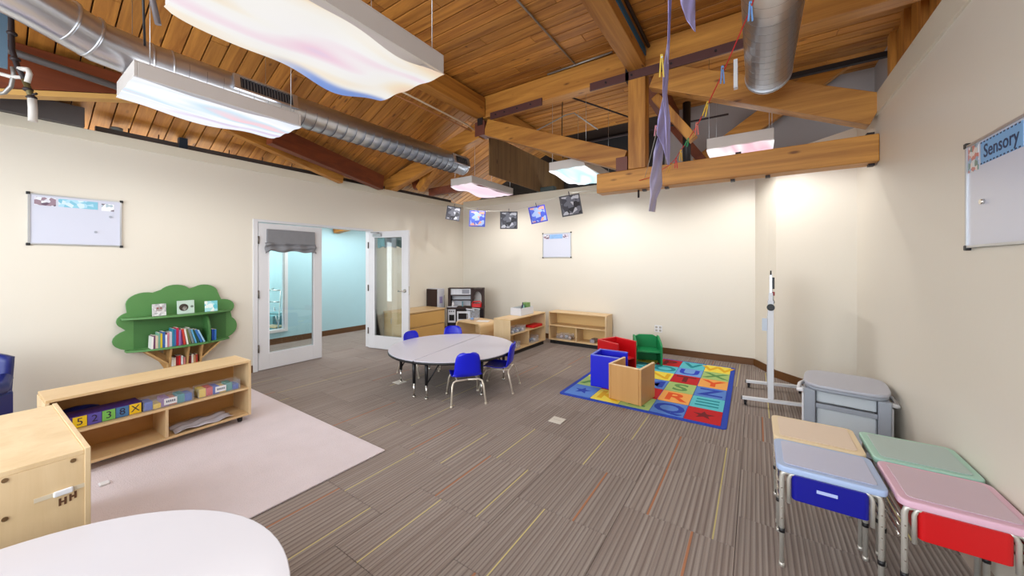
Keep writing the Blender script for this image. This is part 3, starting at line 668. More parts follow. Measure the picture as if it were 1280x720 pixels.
# ---------------------------------------------------------------- rugs
pk = plain('pink_rug_pile', (214, 202, 206), .95, var=.07, scale=5, bump=.5)
tag(B().box(-5.15, -2.46, -1.25, 1.82, .0005, .011).obj('area_rug', pk, None, .004), 'plain pale pink rectangular rug under the long low shelf', 'rug')
cr_ = thing('alphabet_rug', 'bright alphabet rug of coloured letter squares with a blue border', 'rug', (-1.065, 4.91, 0), .6)
rb = B().prism(rrect(-.835, .835, -1.15, 1.14, .04), .0005, .009).obj('rug_border', plain('rug_blue', (32, 66, 176), .95, var=.05, bump=.3), cr_)
rug_c = {'b': ((86, 130, 205), (28, 60, 170)), 'y': ((236, 216, 78), (222, 172, 20)), 'g': ((164, 192, 116), (92, 142, 78)), 'o': ((236, 166, 84), (222, 84, 24)), 't': ((92, 192, 205), (10, 134, 146)), 'r': ((190, 14, 24), (110, 10, 20)), 'v': ((112, 160, 222), (34, 60, 190))}
for k, (a, b_) in rug_c.items(): plain('rug_field_' + k, a, .95, var=.05, scale=20); plain('rug_letter_' + k, b_, .95, var=.05, scale=20)
# columns left to right, rows from the near edge to the far edge
cols = ['bgyotr', 'yrbgty', 'grbyrt'.replace('yrt', 'ytr'), 'bogrvt', 'rtboyg'.replace('boyg', 'bogy')]
lets = [['*', 'A', 'B', 'C', 'D', 'E'], ['K', 'J', 'I', 'H', 'G', 'F'], ['L', '*', 'M', 'N', 'O', 'P'], ['Q', 'R', 'S', 'T', 'U', 'V'], ['*', '=', 'Z', 'Y', 'X', 'W']]
star = [(math.sin(k * math.pi / 5) * (.1 if k % 2 == 0 else .042), math.cos(k * math.pi / 5) * (.1 if k % 2 == 0 else .042)) for k in range(10)]
fld = {}
for ci in range(5):
    for rj in range(6):
        k = cols[ci][rj]; cx = -.79 + .3155 * (ci + .5); cy = -1.11 + .3685 * (rj + .5)
        sq = B().prism(rrect(-.1545, .1545, -.179, .179, .006, 2), .009, .0125).obj('letter_square', MATS['rug_field_' + k], cr_, loc=(cx, cy, 0))
        L = lets[ci][rj]; m_ = MATS['rug_letter_' + k]
        if L == '*': B().prism(star, .0125, .0135).obj('star_motif', m_, sq)
        elif L == '=':
            for q in (-.09, 0, .09): B().box(-.11, .11, q - .018, q + .018, .0125, .0135).obj('stripe_motif', m_, sq)
        else: text(L, .34, m_, sq, Matrix.Translation((0, -.01, .0130)) @ Matrix.Diagonal((1.1, 1, 1, 1)), 'letter', .0005, .008)

# ---------------------------------------------------------------- cube chairs
def cube_chair(label, x, y, rz, m, rim, W=.36, D=.37, H=.385, seatz=.17, curved=False, tall=False):
    """open side faces -y locally"""
    t = thing('cube_chair', label, 'chair', (x, y, .0137), rz, 'moulded toddler cube chairs on the alphabet rug')
    a, d = W / 2, D / 2; th_ = .028
    if not curved:
        bx('side_panel', m, t, -a, -a + th_, -d, d, 0, H - .008, bevel=.006); bx('side_panel', m, t, a - th_, a, -d, d, 0, H - .008, bevel=.006)
        bx('back_panel', m, t, -a + th_, a - th_, d - th_, d, 0, H - .008, bevel=.006)
        r_ = B(); r_.box(-a, -a + th_, -d, d, H - .008, H); r_.box(a - th_, a, -d, d, H - .008, H); r_.box(-a + th_, a - th_, d - th_, d, H - .008, H)
        r_.obj('top_rim', rim, t, .003)
    else:
        for s_ in (-1, 1):
            pr = [(-d, 0), (d, 0), (d, H), (d - .08, H), (-d + .06, H - .06), (-d, H - .10)]
            B().prism(pr, s_ * a - (0 if s_ < 0 else .03), s_ * a + (.03 if s_ < 0 else 0), 'yz').obj('side_panel', m, t, .008)
        B().prism([(-a + .03, 0), (a - .03, 0), (a - .03, H - .02), (a - .09, H + .01), (-a + .09, H + .01), (-a + .03, H - .02)], d - .035, d, 'xz').obj('back_panel', m, t, .006)
    bx('seat', m, t, -a + th_, a - th_, -d + .015, d - th_, seatz - .025, seatz, bevel=.006)
    return t
cube_chair('tan wooden cube chair at the near edge of the alphabet rug, its back forward', -1.145, 4.075, 172, tan_wood, plain('tan_rim', (226, 196, 150), .4), .37, .38)
cube_chair('blue cube chair with light blue rim left of the tan one', -1.497, 4.36, 92, blue_foam, blue_rim, .36, .36)
cube_chair('red cube chair between the blue and the green ones', -1.645, 5.10, 65, red_pl, plain('red_rim', (216, 40, 48), .4), .38, .38, .40)
cube_chair('green armchair with curved arms, facing the viewer at the rear of the rug', -1.36, 5.66, 22, green_pl, green_pl, .38, .34, .385, .20, True)

# ---------------------------------------------------------------- mobile board seen edge-on
ms = thing('mobile_easel', 'white mobile board on castors seen edge-on beside the alphabet rug', 'easel', (.13, 4.62, 0), -1.9)
for (y, tw) in ((0, .12), (.66, .12)):
    b_ = B().beam((-.25, y - .06, .075), (.30, y + .06, .075), .045, .03).obj('foot_bar', white_met, ms, .004)
    for s_ in (-1, 1):
        cx, cy = .025 + s_ * .245, y + s_ * .053
        c_ = B().tube([(cx - .012, cy, .028), (cx + .012, cy, .028)], .026, 14).obj('castor', black, ms)
        bx('castor_fork', iron, ms, cx - .014, cx + .014, cy - .01, cy + .01, .03, .062)
        bx('end_cap', black, ms, .025 + s_ * .277 - .004, .025 + s_ * .277 + .004, cy - .022 + s_ * .006, cy + .022 + s_ * .006, .06, .09)
    bx('post', white_met, ms, -.026, .026, y - .02, y + .02, .09, 1.12, bevel=.004)
    bx('bracket', white_met, ms, -.018, .018, y - .015, y + .015, 1.12, 1.20, bevel=.003)
    B().tube([(.0, y - .045, 1.05), (0, y - .02, 1.05)], .035, 12).obj('knob', black, ms)
bx('board_panel', wht, ms, -.008, .008, .03, .63, .98, 1.38, bevel=.002)
bx('board_edge', alu, ms, -.011, .011, .012, .03, .98, 1.385); bx('board_edge', alu, ms, -.011, .011, .63, .648, .98, 1.385)
B().tube([(.0, .02, 1.385), (.0, .02, 1.43)], .007, 8).obj('peg', black, ms)
B().box(.012, .032, .0, .02, 1.24, 1.36).obj('clip', black, ms, .003); B().box(.012, .034, .0, .02, 1.17, 1.21).obj('clip', plain('red_clip', (140, 26, 24), .5), ms, .003)
bx('lower_panel', alu, ms, -.034, -.028, .03, .63, .20, .95)
bx('paper_tab', plain('pale_blue_tab', (196, 206, 220), .5), ms, -.075, -.03, -.01, .0, .80, .93)

# ---------------------------------------------------------------- activity (sand) table
stb = thing('sand_table', 'grey activity table with translucent white bins in the right corner', 'table', (.595, 3.93, 0), -7)
gry = plain('grey_table_plastic', (150, 156, 168), .45, var=.02); gry2 = plain('grey_table_top', (176, 178, 190), .4, var=.02)
def topo(u0, k=1.0):
    pts = []
    for i in range(48):
        a = 2 * math.pi * i / 48; c, s_ = math.cos(a), math.sin(a); e = .42
        x = math.copysign(abs(c) ** e, c) * .255 * k; y = math.copysign(abs(s_) ** .6, s_) * .27 * k
        pts.append((x, y))
    return pts
B().prism(topo(0), .525, .55, 'xy', True).obj('table_top', gry2, stb, .008)
B().prism(topo(0, .97), .50, .525, 'xy', True).obj('top_lip', gry, stb)
for sx in (-1, 1):
    for sy in (-1, 1): bx('corner_post', gry, stb, sx * .21 - .035, sx * .21 + .035, sy * .21 - .03, sy * .21 + .03, .0, .50, bevel=.008)
for sy in (-1, 1):
    bx('cross_rail', gry, stb, -.175, .175, sy * .215 - .012, sy * .215 + .012, .36, .395, bevel=.004); bx('cross_rail', gry, stb, -.175, .175, sy * .215 - .012, sy * .215 + .012, .06, .10, bevel=.004)
bn_ = frosted('frosted_bin', (212, 220, 228), .8, .3)
bx('bin', bn_, stb, -.172, .172, -.20, .2, .40, .495, bevel=.01); bx('bin', bn_, stb, -.172, .172, -.20, .2, .12, .355, bevel=.01)
for sx in (-1, 1):
    B().tube([(sx * .245, -.16, .47), (sx * .285, -.12, .45), (sx * .285, .08, .45), (sx * .245, .14, .47)], .016, 8).obj('bin_handle', wht, stb)
bx('side_panel', wht, stb, -.262, -.246, -.17, .17, .12, .44, bevel=.01); bx('side_panel', wht, stb, .246, .262, -.17, .17, .12, .44, bevel=.01)

# ---------------------------------------------------------------- sensory desks
tubm = plain('brushed_leg_steel', (206, 202, 194), .4, .55, .04)
def desk(label, x0, x1, y0, y1, col, lid2, binm, z=.515, bin_=True):
    w_, d_ = x1 - x0, y1 - y0
    t = thing('activity_desk', label, 'desk', ((x0 + x1) / 2, (y0 + y1) / 2, 0), 0, 'pastel lidded activity desks')
    a, b_ = w_ / 2, d_ / 2
    pm1 = plain('lid_' + label.split()[0], col, .35, var=.015); pm2 = plain('lidtop_' + label.split()[0], lid2, .3, var=.02)
    B().prism(rrect(-a, a, -b_, b_, .035), z - .035, z - .004, 'xy', True).obj('lid', pm1, t, .006)
    B().prism(rrect(-a + .03, a - .03, -b_ + .03, b_ - .03, .02), z - .004, z, 'xy', True).obj('lid_panel', pm2, t, .002)
    zt = z - .04
    for sy in (-1, 1):
        for sx in (-1, 1):
            x = sx * (a - .022); y = sy * (b_ - .03)
            lg = B().tube([(x, y, .012), (x, y, zt - .03), (x - sx * .006, y, zt - .008), (x - sx * .03, y, zt)], .011, 10).obj('leg', tubm, t)
            B().tube([(x, y, .17), (x, y, .19)], .0135, 10).obj('black_ring', black, lg)
            B().tube([(x, y, 0), (x, y, .02)], .0125, 10).obj('foot_cap', tubm, lg)
            bs = B()
            for q in range(4): bs.box(x - .003, x + .003, y - .0125, y + .0125, .24 + q * .05, .246 + q * .05)
            bs.obj('height_button', chrome, lg)
            if sy < 0:
                xi = sx * (a - .05)
                B().tube([(xi, y - .004, zt - .15), (xi, y - .004, zt - .03), (xi - sx * .008, y - .004, zt - .008), (xi - sx * .03, y - .004, zt)], .0085, 10).obj('tray_hook', tubm, t)
    for zz in (zt - .06, zt - .10, zt - .14):
        for sx in (-1, 1): B().tube([(sx * (a - .01), -b_ + .04, zz), (sx * (a - .01), b_ - .04, zz)], .005, 8).obj('side_rail', chrome, t)
    if bin_:
        q = B()
        def ring(k, zz): return [(px * k, py, zz) for px, py in rrect(-a + .062, a - .062, -b_ + .02, b_ - .02, .02)]
        bo = B().prism(rrect(-a + .06, a - .06, -b_ + .015, b_ - .015, .02), zt - .125, zt, 'xy').obj('bin', binm, t, .004)
        if binm is blue_bin: bx('bin_label', plain('pale_label', (176, 190, 236), .4), t, -.045, .03, -b_ + .0125, -b_ + .015, zt - .06, zt - .045)
    return t
blue_bin = plain('blue_bin', (6, 12, 140), .35); red_bin = plain('red_bin', (196, 10, 18), .35)
desk('blue pastel lidded desk with a dark blue bin, nearest left of the four', .085, .482, 2.205, 2.545, (166, 186, 222), (184, 188, 214), blue_bin)
desk('yellow pastel lidded desk behind the blue one', .085, .478, 2.562, 2.925, (228, 206, 168), (222, 200, 178), plain('pale_bin', (180, 190, 200), .4))
desk('green pastel lidded desk against the right wall behind the pink one', .502, .874, 2.562, 2.925, (160, 202, 186), (166, 186, 182), plain('pale_bin', (180, 190, 200), .4))
desk('pink pastel lidded desk with a red bin, nearest the right wall corner of the view', .502, .874, 2.175, 2.545, (218, 176, 196), (200, 176, 190), red_bin)

# ---------------------------------------------------------------- round tables
def half_table(label, rz):
    t = thing('half_round_table', label, 'table', (-3.22, 3.40, 0), rz, 'half-round tables pushed together')
    n = 28; Rr = .785
    pts = [(.008, -Rr)] + [(Rr * math.cos(a), Rr * math.sin(a)) for a in [R(-88 + 176 * k / n) for k in range(n + 1)]] + [(.008, Rr)]
    B().prism(pts, .443, .452, 'xy', True).obj('table_top', lam2, t)
    pts2 = [(.003, -Rr - .004)] + [((Rr + .004) * math.cos(a), (Rr + .004) * math.sin(a)) for a in [R(-88 + 176 * k / n) for k in range(n + 1)]] + [(.003, Rr + .004)]
    B().prism(pts2, .419, .443, 'xy', True).obj('edge_band', black, t)
    for (x, y) in ((.085, -.66), (.085, .66), (.58, -.30), (.58, .30)):
        dx, dy = (.0 - x) * .22 if x > .3 else .12, -y * .18
        lg = B().tube([(x, y, .425), (x, y, .16)], .02, 12, radii=[.021, .017]).obj('leg', black, t)
        B().tube([(x + dx, y + dy, .425), (x + .004, y, .17)], .008, 8).obj('leg_brace', black, lg)
        B().tube([(x, y, .16), (x, y, .02)], .0115, 10).obj('chrome_insert', chrome, lg)
        B().tube([(x, y, 0), (x, y, .022)], .019, 12).obj('foot', chrome, lg)
    return t
half_table('grey half-round table, right half nearer the front blue chair', 10.5)
half_table('grey half-round table, left half nearer the doors', 190.5)
t = thing('round_table', 'white round table filling the lower left corner of the view', 'table', (-1.575, -.105, 0), 20)
cp_ = [(.745 * math.cos(2 * math.pi * k / 72), .745 * math.sin(2 * math.pi * k / 72)) for k in range(72)]
B().prism(cp_, .427, .45, 'xy', True).obj('table_top', lam, t, .003)
for k in range(4):
    x, y = .56 * math.cos(R(45 + 90 * k)), .56 * math.sin(R(45 + 90 * k))
    lg = B().tube([(x, y, .427), (x, y, .16)], .02, 12, radii=[.021, .017]).obj('leg', black, t)
    B().tube([(x, y, .16), (x, y, .0)], .0115, 10).obj('chrome_insert', chrome, lg)

# ---------------------------------------------------------------- small blue chairs
def stack_chair(label, x, y, rz):
    t = thing('stacking_chair', label, 'chair', (x, y, 0), rz, 'blue stacking chairs round the table')
    prof = [(.175, .262, .145), (.165, .275, .155), (.12, .282, .16), (.02, .272, .165), (-.07, .272, .165), (-.125, .285, .162), (-.155, .32, .15), (-.165, .37, .142), (-.175, .43, .138), (-.186, .49, .130), (-.193, .525, .116), (-.196, .545, .088), (-.197, .552, .05)]
    def fn(u, v):
        k = u * (len(prof) - 1); i = min(int(k), len(prof) - 2); f = k - i
        y_, z_, w_ = [prof[i][q] * (1 - f) + prof[i + 1][q] * f for q in range(3)]
        s_ = -1 + 2 * v; curve = abs(s_) ** 3
        if z_ > .3: return (s_ * w_, y_ + .028 * curve, z_)
        return (s_ * w_, y_, z_ + .014 * curve)
    B().grid(fn, 36, 14).obj('shell', blue_pl, t, 0, .008)
    leg = plain('cream_chrome', (216, 206, 190), .3, .5)
    def rear(s_): return [(s_ * .185, -.215, .01), (s_ * .168, -.165, .20), (s_ * .155, -.15, .235), (s_ * .125, -.145, .252), (0, -.145, .258)]
    def frn(s_): return [(s_ * .18, .205, .01), (s_ * .162, .14, .21), (s_ * .15, .125, .24), (s_ * .12, .12, .254), (0, .12, .256)]
    for s_ in (-1, 1):
        for fnn in (rear, frn):
            lg = B().tube(fnn(s_), .0105, 10).obj('leg', leg, t)
            p = fnn(s_)[0]; B().tube([(p[0], p[1], 0), (p[0], p[1], .018)], .014, 10).obj('foot_cap', leg, lg)
    for s_ in (-1, 1): B().tube([(s_ * .11, -.14, .252), (s_ * .11, .12, .25)], .008, 8).obj('side_rail', leg, t)
    return t
stack_chair('blue stacking chair in front of the table with its back to the viewer', -2.68, 3.03, 51.5)
stack_chair('blue stacking chair at the right side of the table seen from the side', -2.585, 3.54, 110.4)
stack_chair('blue stacking chair at the far left of the table before the open door', -3.86, 3.40, -90)
stack_chair('blue stacking chair behind the table before the play kitchen', -3.72, 3.93, -137)

# ---------------------------------------------------------------- maple shelving
def screw(b, p, ax):
    d = {'x': (.004, 0, 0), 'y': (0, .004, 0)}[ax]; b.tube([p, tuple(p[i] + d[i] for i in range(3))], .009, 10)
lc = thing('low_shelf', 'long low maple shelf with four openings on the pink rug', 'shelf', (-3.965, .845, .012), -0 + 2.2)
# local: front faces +x, length along y
W, D, H0, H1 = 1.20, .34, .055, .57
bx('top_board', maple, lc, -D, 0, -W / 2, W / 2, H1 - .02, H1, bevel=.002)
bx('bottom_board', maple, lc, -D, 0, -W / 2 + .018, W / 2 - .018, H0, H0 + .02, bevel=.002)
bx('side_panel', maplez, lc, -D, .004, -W / 2 - .004, -W / 2 + .016, H0, H1 - .02, bevel=.002); bx('side_panel', maplez, lc, -D, .004, W / 2 - .016, W / 2 + .004, H0, H1 + .002, bevel=.002)
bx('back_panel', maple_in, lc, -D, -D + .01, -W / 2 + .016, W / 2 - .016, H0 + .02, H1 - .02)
bx('middle_shelf', maple, lc, -D + .01, 0, -W / 2 + .016, W / 2 - .016, .30, .318, bevel=.002)
bx('divider', maplez, lc, -D + .01, -.004, .0, .018, H0 + .02, .30, bevel=.002)
for sx in (-.05, -.29):
    for sy in (-1, 1): B().tube([(sx, sy * (W / 2 - .07) - .012, .028), (sx, sy * (W / 2 - .07) + .012, .028)], .028, 14).obj('castor', black, lc)
# contents
def world(o, par, l):  # a thing that rests on the shelf, placed in the shelf's frame
    M = Matrix.Translation(par.location) @ Matrix.Rotation(par.rotation_euler.z, 4, 'Z'); p = M @ Vector(l)
    o.location = p; o.rotation_euler = (0, 0, par.rotation_euler.z); return o
pb = thing('puzzle_box', 'long purple and yellow box printed with numbers on the low shelf', 'box'); world(pb, lc, (-.10, -.28, .3185))
bx('box_body', plain('purple_print', (66, 40, 120), .4, var=.5, scale=22), pb, -.12, .05, -.27, .15, 0, .085, bevel=.003)
for k, (c_, s_) in enumerate((((70, 50, 140), '3'), ((236, 200, 30), '5'), ((90, 80, 170), '2'), ((120, 190, 90), '3'), ((70, 120, 170), '8'), ((240, 196, 30), 'X'))):
    y = -.27 + k * .07
    q = bx('number_panel', plain('np%d' % k, c_, .4), pb, .05, .053, y + .002, y + .068, .004, .08)
    text(s_, .07, plain('np_ink', (40, 30, 60), .5), q, Matrix.Translation((.0535, y + .035, .042)) @ Matrix.Rotation(R(90), 4, 'Z') @ Matrix.Rotation(R(90), 4, 'X'), 'number', .0003)
pbg = thing('plastic_bag', 'dark blue drawstring bag lying behind the number box', 'bag'); world(pbg, lc, (-.275, -.28, .3185))
B().ball((0, -.15, .052), .052, (.86, 2.6, 1)).obj('bag_body', navy, pbg)
def tub(label, l, L_, cols_, h=.085):
    t = thing('plastic_tub', label, 'tub'); world(t, lc, l)
    f = B(); a = .065; f.box(-a, a, -L_ / 2, L_ / 2, 0, .004); f.box(-a, -a + .003, -L_ / 2, L_ / 2, .004, h); f.box(a - .003, a, -L_ / 2, L_ / 2, .004, h); f.box(-a, a, -L_ / 2, -L_ / 2 + .003, .004, h); f.box(-a, a, L_ / 2 - .003, L_ / 2, .004, h)
    f.obj('clear_tub_wall', clear, t); bx('lid', frosted('tub_lid', (226, 220, 214), .10), t, -a - .004, a + .004, -L_ / 2 - .004, L_ / 2 + .004, h, h + .008, bevel=.002)
    n = len(cols_)
    for k, (c_, hh) in enumerate(cols_): bx('coloured_block', plain('blk%s' % str(c_), c_, .45), t, -a + .008, a - .006, -L_ / 2 + .008 + k * (L_ - .016) / n, -L_ / 2 + .006 + (k + 1) * (L_ - .016) / n, .0045, h * hh, bevel=.004)
    lb_ = bx('paper_label', wht, t, a, a + .002, -.035, .045, .018, h * .8)
    f = B()
    for q in range(5): f.box(a + .002, a + .0026, -.022 + q * .012, -.015 + q * .012, .035, .052)
    f.obj('label_print', ink, lb_)
tub('clear tub of blue, yellow and teal blocks, left of the pair on the low shelf', (-.09, .03, .3185), .31, [((50, 90, 190), .85), ((240, 206, 30), .5), ((150, 110, 170), .9), ((230, 130, 70), .7), ((30, 150, 160), .9), ((40, 100, 190), .8)])
tub('clear tub of yellow, red and green blocks, right of the pair on the low shelf', (-.09, .37, .3185), .31, [((240, 206, 40), .9), ((206, 40, 34), .9), ((40, 80, 190), .85), ((240, 200, 30), .7), ((40, 150, 140), .9), ((30, 80, 180), .6)])
sg = thing('plastic_bag', 'flat clear bag of papers in the lower right opening of the low shelf', 'bag'); world(sg, lc, (-.10, .26, .0755))
B().grid(lambda u, v: (-.12 + .22 * u, -.2 + .40 * v, .006 + .014 * math.sin(u * 7 + v * 4) ** 2 + .01 * math.sin(v * 9) ** 2), 12, 18).obj('bag_sheet', plain('milky_bag', (196, 194, 206), .25, var=.12, scale=18), sg, 0, .004)

bc = thing('maple_cabinet', 'large maple cabinet with its screwed back panel facing the viewer at lower left', 'cabinet', (-2.50, .275, .0115), 1.5)
D2 = .95; L2 = 1.35; Hc = .655
bx('top_board', maplez, bc, -D2, -.002, -L2, -.012, Hc - .02, Hc, bevel=.002)
bx('side_panel', maplez, bc, -D2, .006, -.012, .006, 0, Hc + .006, bevel=.002)
bx('side_panel', maplez, bc, -D2, 0, -L2 - .018, -L2, 0, Hc, bevel=.002)
bx('back_panel', maplez, bc, -.012, 0, -L2, -.012, .0, Hc - .02)
bx('far_back_panel', maplez, bc, -D2, -D2 + .012, -L2, -.012, .0, Hc - .02)
for (y, z_) in ((-.045, Hc - .035), (-.22, Hc - .035), (-.45, Hc - .035), (-.22, Hc - .19), (-.45, Hc - .19)):
    sb = B(); screw(sb, (0, y, z_), 'x'); sb.obj('screw_head', plain('brass_screw', (120, 92, 60), .4, .5), bc)
l_ = B().box(0, .012, -.10, -.045, .485, .51).obj('safety_latch', wht, bc, .005)
bx('tape_strip', plain('clear_tape', (214, 200, 176), .3), bc, 0.0, .002, -.15, -.012, .488, .506)
hn = B(); 
for (a, b2, c2, d2) in ((-.085, -.078, .44, .472), (-.078, -.07, .452, .459), (-.07, -.063, .44, .472), (-.056, -.049, .446, .476), (-.049, -.042, .46, .468), (-.042, -.035, .452, .482)): hn.box(0, .0015, a, b2, c2, d2)
hn.obj('ink_mark', plain('brown_ink', (96, 60, 34), .6), bc)
tag(B().box(-3.675, -3.62, .445, .495, .0112, .024).obj('safety_latch', wht, None, .006), 'small white plastic latch lying on the pink rug', 'latch')

# blue armchair at the far left
ac = thing('child_armchair', 'dark blue plastic child armchair cut off by the left edge', 'chair', (-5.0, -.20, .0115), 62)
def arm(u, v):
    a = u * math.pi * 1.15 - .2; r_ = .045 + .012 * math.sin(v * 3.1)
    return (math.cos(a) * r_, -.22 + .44 * v, math.sin(a) * r_)
for s_ in (-1, 1):
    B().tube([(s_ * .26, -.26, .34), (s_ * .27, -.22, .46), (s_ * .27, -.08, .52), (s_ * .26, .1, .50), (s_ * .24, .2, .56)], .06, 14, radii=[.045, .06, .065, .06, .05]).obj('arm_rest', navy, ac)
    bx('side_panel', navy, ac, s_ * .26 - .04, s_ * .26 + .04, -.24, .2, .05, .46, bevel=.02)
bx('seat', navy, ac, -.23, .23, -.24, .2, .22, .28, bevel=.02)
B().grid(lambda u, v: (-.26 + .52 * u, .2 + .05 * v + .03 * math.cos((u - .5) * 3), .28 + .5 * v * (1 - .12 * abs(2 * u - 1) ** 2)), 12, 8).obj('backrest', navy, ac, 0, .05)
bx('base', navy, ac, -.24, .24, -.22, .18, .0, .08, bevel=.02)

# ---------------------------------------------------------------- tree bookcase
tb = thing('tree_bookcase', 'green tree-shaped bookcase with wooden trunk against the left wall', 'bookcase', (WX, 1.35, 0), 0)
# local: x out of the wall, y along it, outline of the crown in (y, z)
def blob(circles):
    pts = []
    for (cy, cz, ry, rz_, a0, a1) in circles:
        n = 9
        for k in range(n + 1):
            a = R(a0 + (a1 - a0) * k / n); pts.append((cy + ry * math.cos(a), cz + rz_ * math.sin(a)))
    return pts
crown = blob([(-.36, .665, .20, .125, 255, 120), (-.41, .875, .12, .095, 215, 110), (-.30, 1.055, .16, .125, 190, 70), (-.05, 1.15, .145, .105, 150, 30), (.215, 1.135, .14, .11, 130, 5), (.40, .95, .13, .10, 95, -45), (.40, .69, .16, .15, 50, -75)])
crown += [(.30, .545), (-.30, .535)]
crown = [(y, z) for y, z in crown]
B().prism(crown, .035, .055, 'yz').obj('crown_panel', grn_mdf, tb, .003)
def shelf_pts(y0, y1, d): 
    n = 14; return [(.055, y1), (.055, y0)] + [(.055 + d * math.sin(math.pi * (.06 + .88 * k / n)) ** .6, y0 + (y1 - y0) * k / n) for k in range(n + 1)]
B().prism(shelf_pts(-.50, .47, .22), .893, .913).obj('shelf', grn_mdf, tb, .003)
B().prism(shelf_pts(-.47, .45, .235), .538, .558).obj('shelf', grn_mdf, tb, .003)
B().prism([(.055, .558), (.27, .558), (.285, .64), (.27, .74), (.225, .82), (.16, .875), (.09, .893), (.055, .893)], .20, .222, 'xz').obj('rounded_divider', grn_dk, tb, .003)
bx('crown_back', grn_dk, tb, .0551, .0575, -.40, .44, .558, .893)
for s_ in (-1, 1):
    tr_p = [(s_ * .10, 0), (s_ * .14, 0), (s_ * .14, .26), (s_ * .20, .38), (s_ * .36, .537), (s_ * .24, .537), (s_ * .12, .42), (s_ * .10, .34)]
    B().prism(tr_p, .06, .08, 'yz').obj('trunk_panel', trunk_m, tb, .002)
for y in (-.14, .015, .14): 
    B().prism([(.055, 0), (.22, 0), (.19, .32), (.22, .44), (.26, .537), (.055, .537)], y, y + .018, 'xz').obj('trunk_upright', trunk_m, tb, .002)
for s_ in (-1, 1): B().beam((.16, s_ * .15, .36), (.17, s_ * .33, .532), .09, .016, (0, 0, 1)).obj('branch', trunk_m, tb, .002)
bx('trunk_back', trunk_m, tb, .02, .056, -.15, .16, 0, .537)
bx('lower_shelf', trunk_m, tb, .056, .20, -.122, .14, .305, .32, bevel=.002)
bx('base_board', trunk_m, tb, .02, .26, -.2, .2, 0, .02, bevel=.002)
TX, TYy = WX, 1.35
cover = {'a': speckle('cover_owl', [(196, 192, 196), (222, 220, 222), (170, 168, 172), (206, 202, 204)], 50), 'b': plain('cover_teal', (190, 208, 198), .4, var=.1, scale=9), 'c': speckle('cover_sea', [(96, 190, 206), (170, 220, 226), (232, 238, 234), (120, 200, 210)], 24)}
def facing(label, y, w_, h_, m, deco):
    t = thing('picture_book', label, 'book', (TX + .17, TYy + y, .9135), 0, 'picture books facing out on the tree bookcase')
    b_ = B().box(-.008, .008, -w_ / 2, w_ / 2, 0, h_, Matrix.Rotation(R(-6), 4, 'Y')).obj('book_cover', m, t, .002)
    M = Matrix.Rotation(R(-6), 4, 'Y')
    for (cy, cz, rr, c_) in deco:
        d = B().prism([(cy + rr * math.cos(2 * math.pi * k / 20), cz + rr * math.sin(2 * math.pi * k / 20)) for k in range(20)], .008, .0086, 'yz')
        for v in d.bm.verts: v.co = M @ v.co
        d.obj('cover_picture', plain('deco%s' % str(c_), c_, .5), t)
facing('pale grey picture book facing out, leftmost on the upper green shelf', -.215, .115, .135, cover['a'], [(0, .08, .03, (170, 160, 160)), (-.014, .085, .009, (150, 60, 50)), (.014, .085, .009, (150, 60, 50))])
facing('pale teal picture book with a dark round picture, middle of the upper green shelf', .015, .155, .155, cover['b'], [(-.02, .075, .042, (60, 50, 44)), (-.012, .065, .022, (236, 232, 226)), (.055, .08, .014, (110, 120, 112))])
facing('turquoise picture book facing out, rightmost on the upper green shelf', .255, .125, .13, cover['c'], [(-.01, .07, .028, (226, 238, 238))])
bk = 0
ordn = ['first', 'second', 'third', 'fourth', 'fifth', 'sixth', 'seventh', 'eighth', 'ninth', 'tenth', 'eleventh', 'twelfth', 'thirteenth', 'fourteenth', 'fifteenth', 'sixteenth', 'seventeenth', 'eighteenth', 'nineteenth', 'twentieth', 'twenty-first', 'twenty-second']
page = plain('book_pages', (226, 220, 206), .8)
def book(y, th_, h_, d_, tilt, c_, label, zb, group, x=.235):
    t = thing('book', label, 'book', (TX + x, TYy + y, zb + .0005 + (math.sin(R(abs(tilt))) * th_ / 2)), 0, group)
    M = Matrix.Rotation(R(tilt), 4, 'X')
    B().box(-d_, 0, -th_ / 2, th_ / 2, 0, h_, M).obj('cover', plain('bk%s' % str(c_), c_, .45), t, .001)
    B().box(-d_ + .002, -.004, -th_ / 2 + .0012, th_ / 2 - .0012, h_ - .003, h_ + .0004, M).obj('pages', page, t)
mid = [('white', (228, 226, 222), .135), ('plum', (120, 74, 110), .145), ('cream', (214, 196, 170), .14), ('green', (110, 160, 140), .17), ('yellow', (232, 206, 50), .16), ('blue', (52, 96, 160), .175), ('white', (222, 224, 230), .14), ('pink', (206, 130, 150), .16), ('light grey', (200, 196, 200), .165), ('teal', (30, 120, 150), .20), ('blue', (70, 120, 190), .19), ('crimson', (176, 24, 66), .205), ('lilac', (150, 110, 170), .17), ('violet', (130, 70, 140), .175), ('red', (196, 60, 50), .185), ('white', (226, 222, 214), .18), ('olive', (110, 120, 70), .18), ('grey', (120, 130, 130), .19), ('sky blue', (90, 160, 200), .175), ('dark green', (40, 84, 72), .17), ('blue', (52, 110, 180), .165), ('pale blue', (150, 190, 220), .16)]
y = -.295
for k, (nm, c_, h_) in enumerate(mid):
    tl = 0 if k < 13 else 4 + (k - 13) * 2.2
    tl = -tl if k >= 13 else (2 if k == 0 else 0)
    th_ = .0145 + .0035 * ((k * 7) % 3); y += th_ / 2 + .0012
    book(y - (0 if k < 13 else 0), th_, h_, .14, -tl if False else (tl * -1 if k >= 13 else -tl), c_, '%s book, %s from the left on the middle green shelf' % (nm, ordn[k]), .5585, 'books standing on the middle green shelf', .235 if k % 3 else .245)
    y += th_ / 2 + (0.0 if k < 13 else .0065)
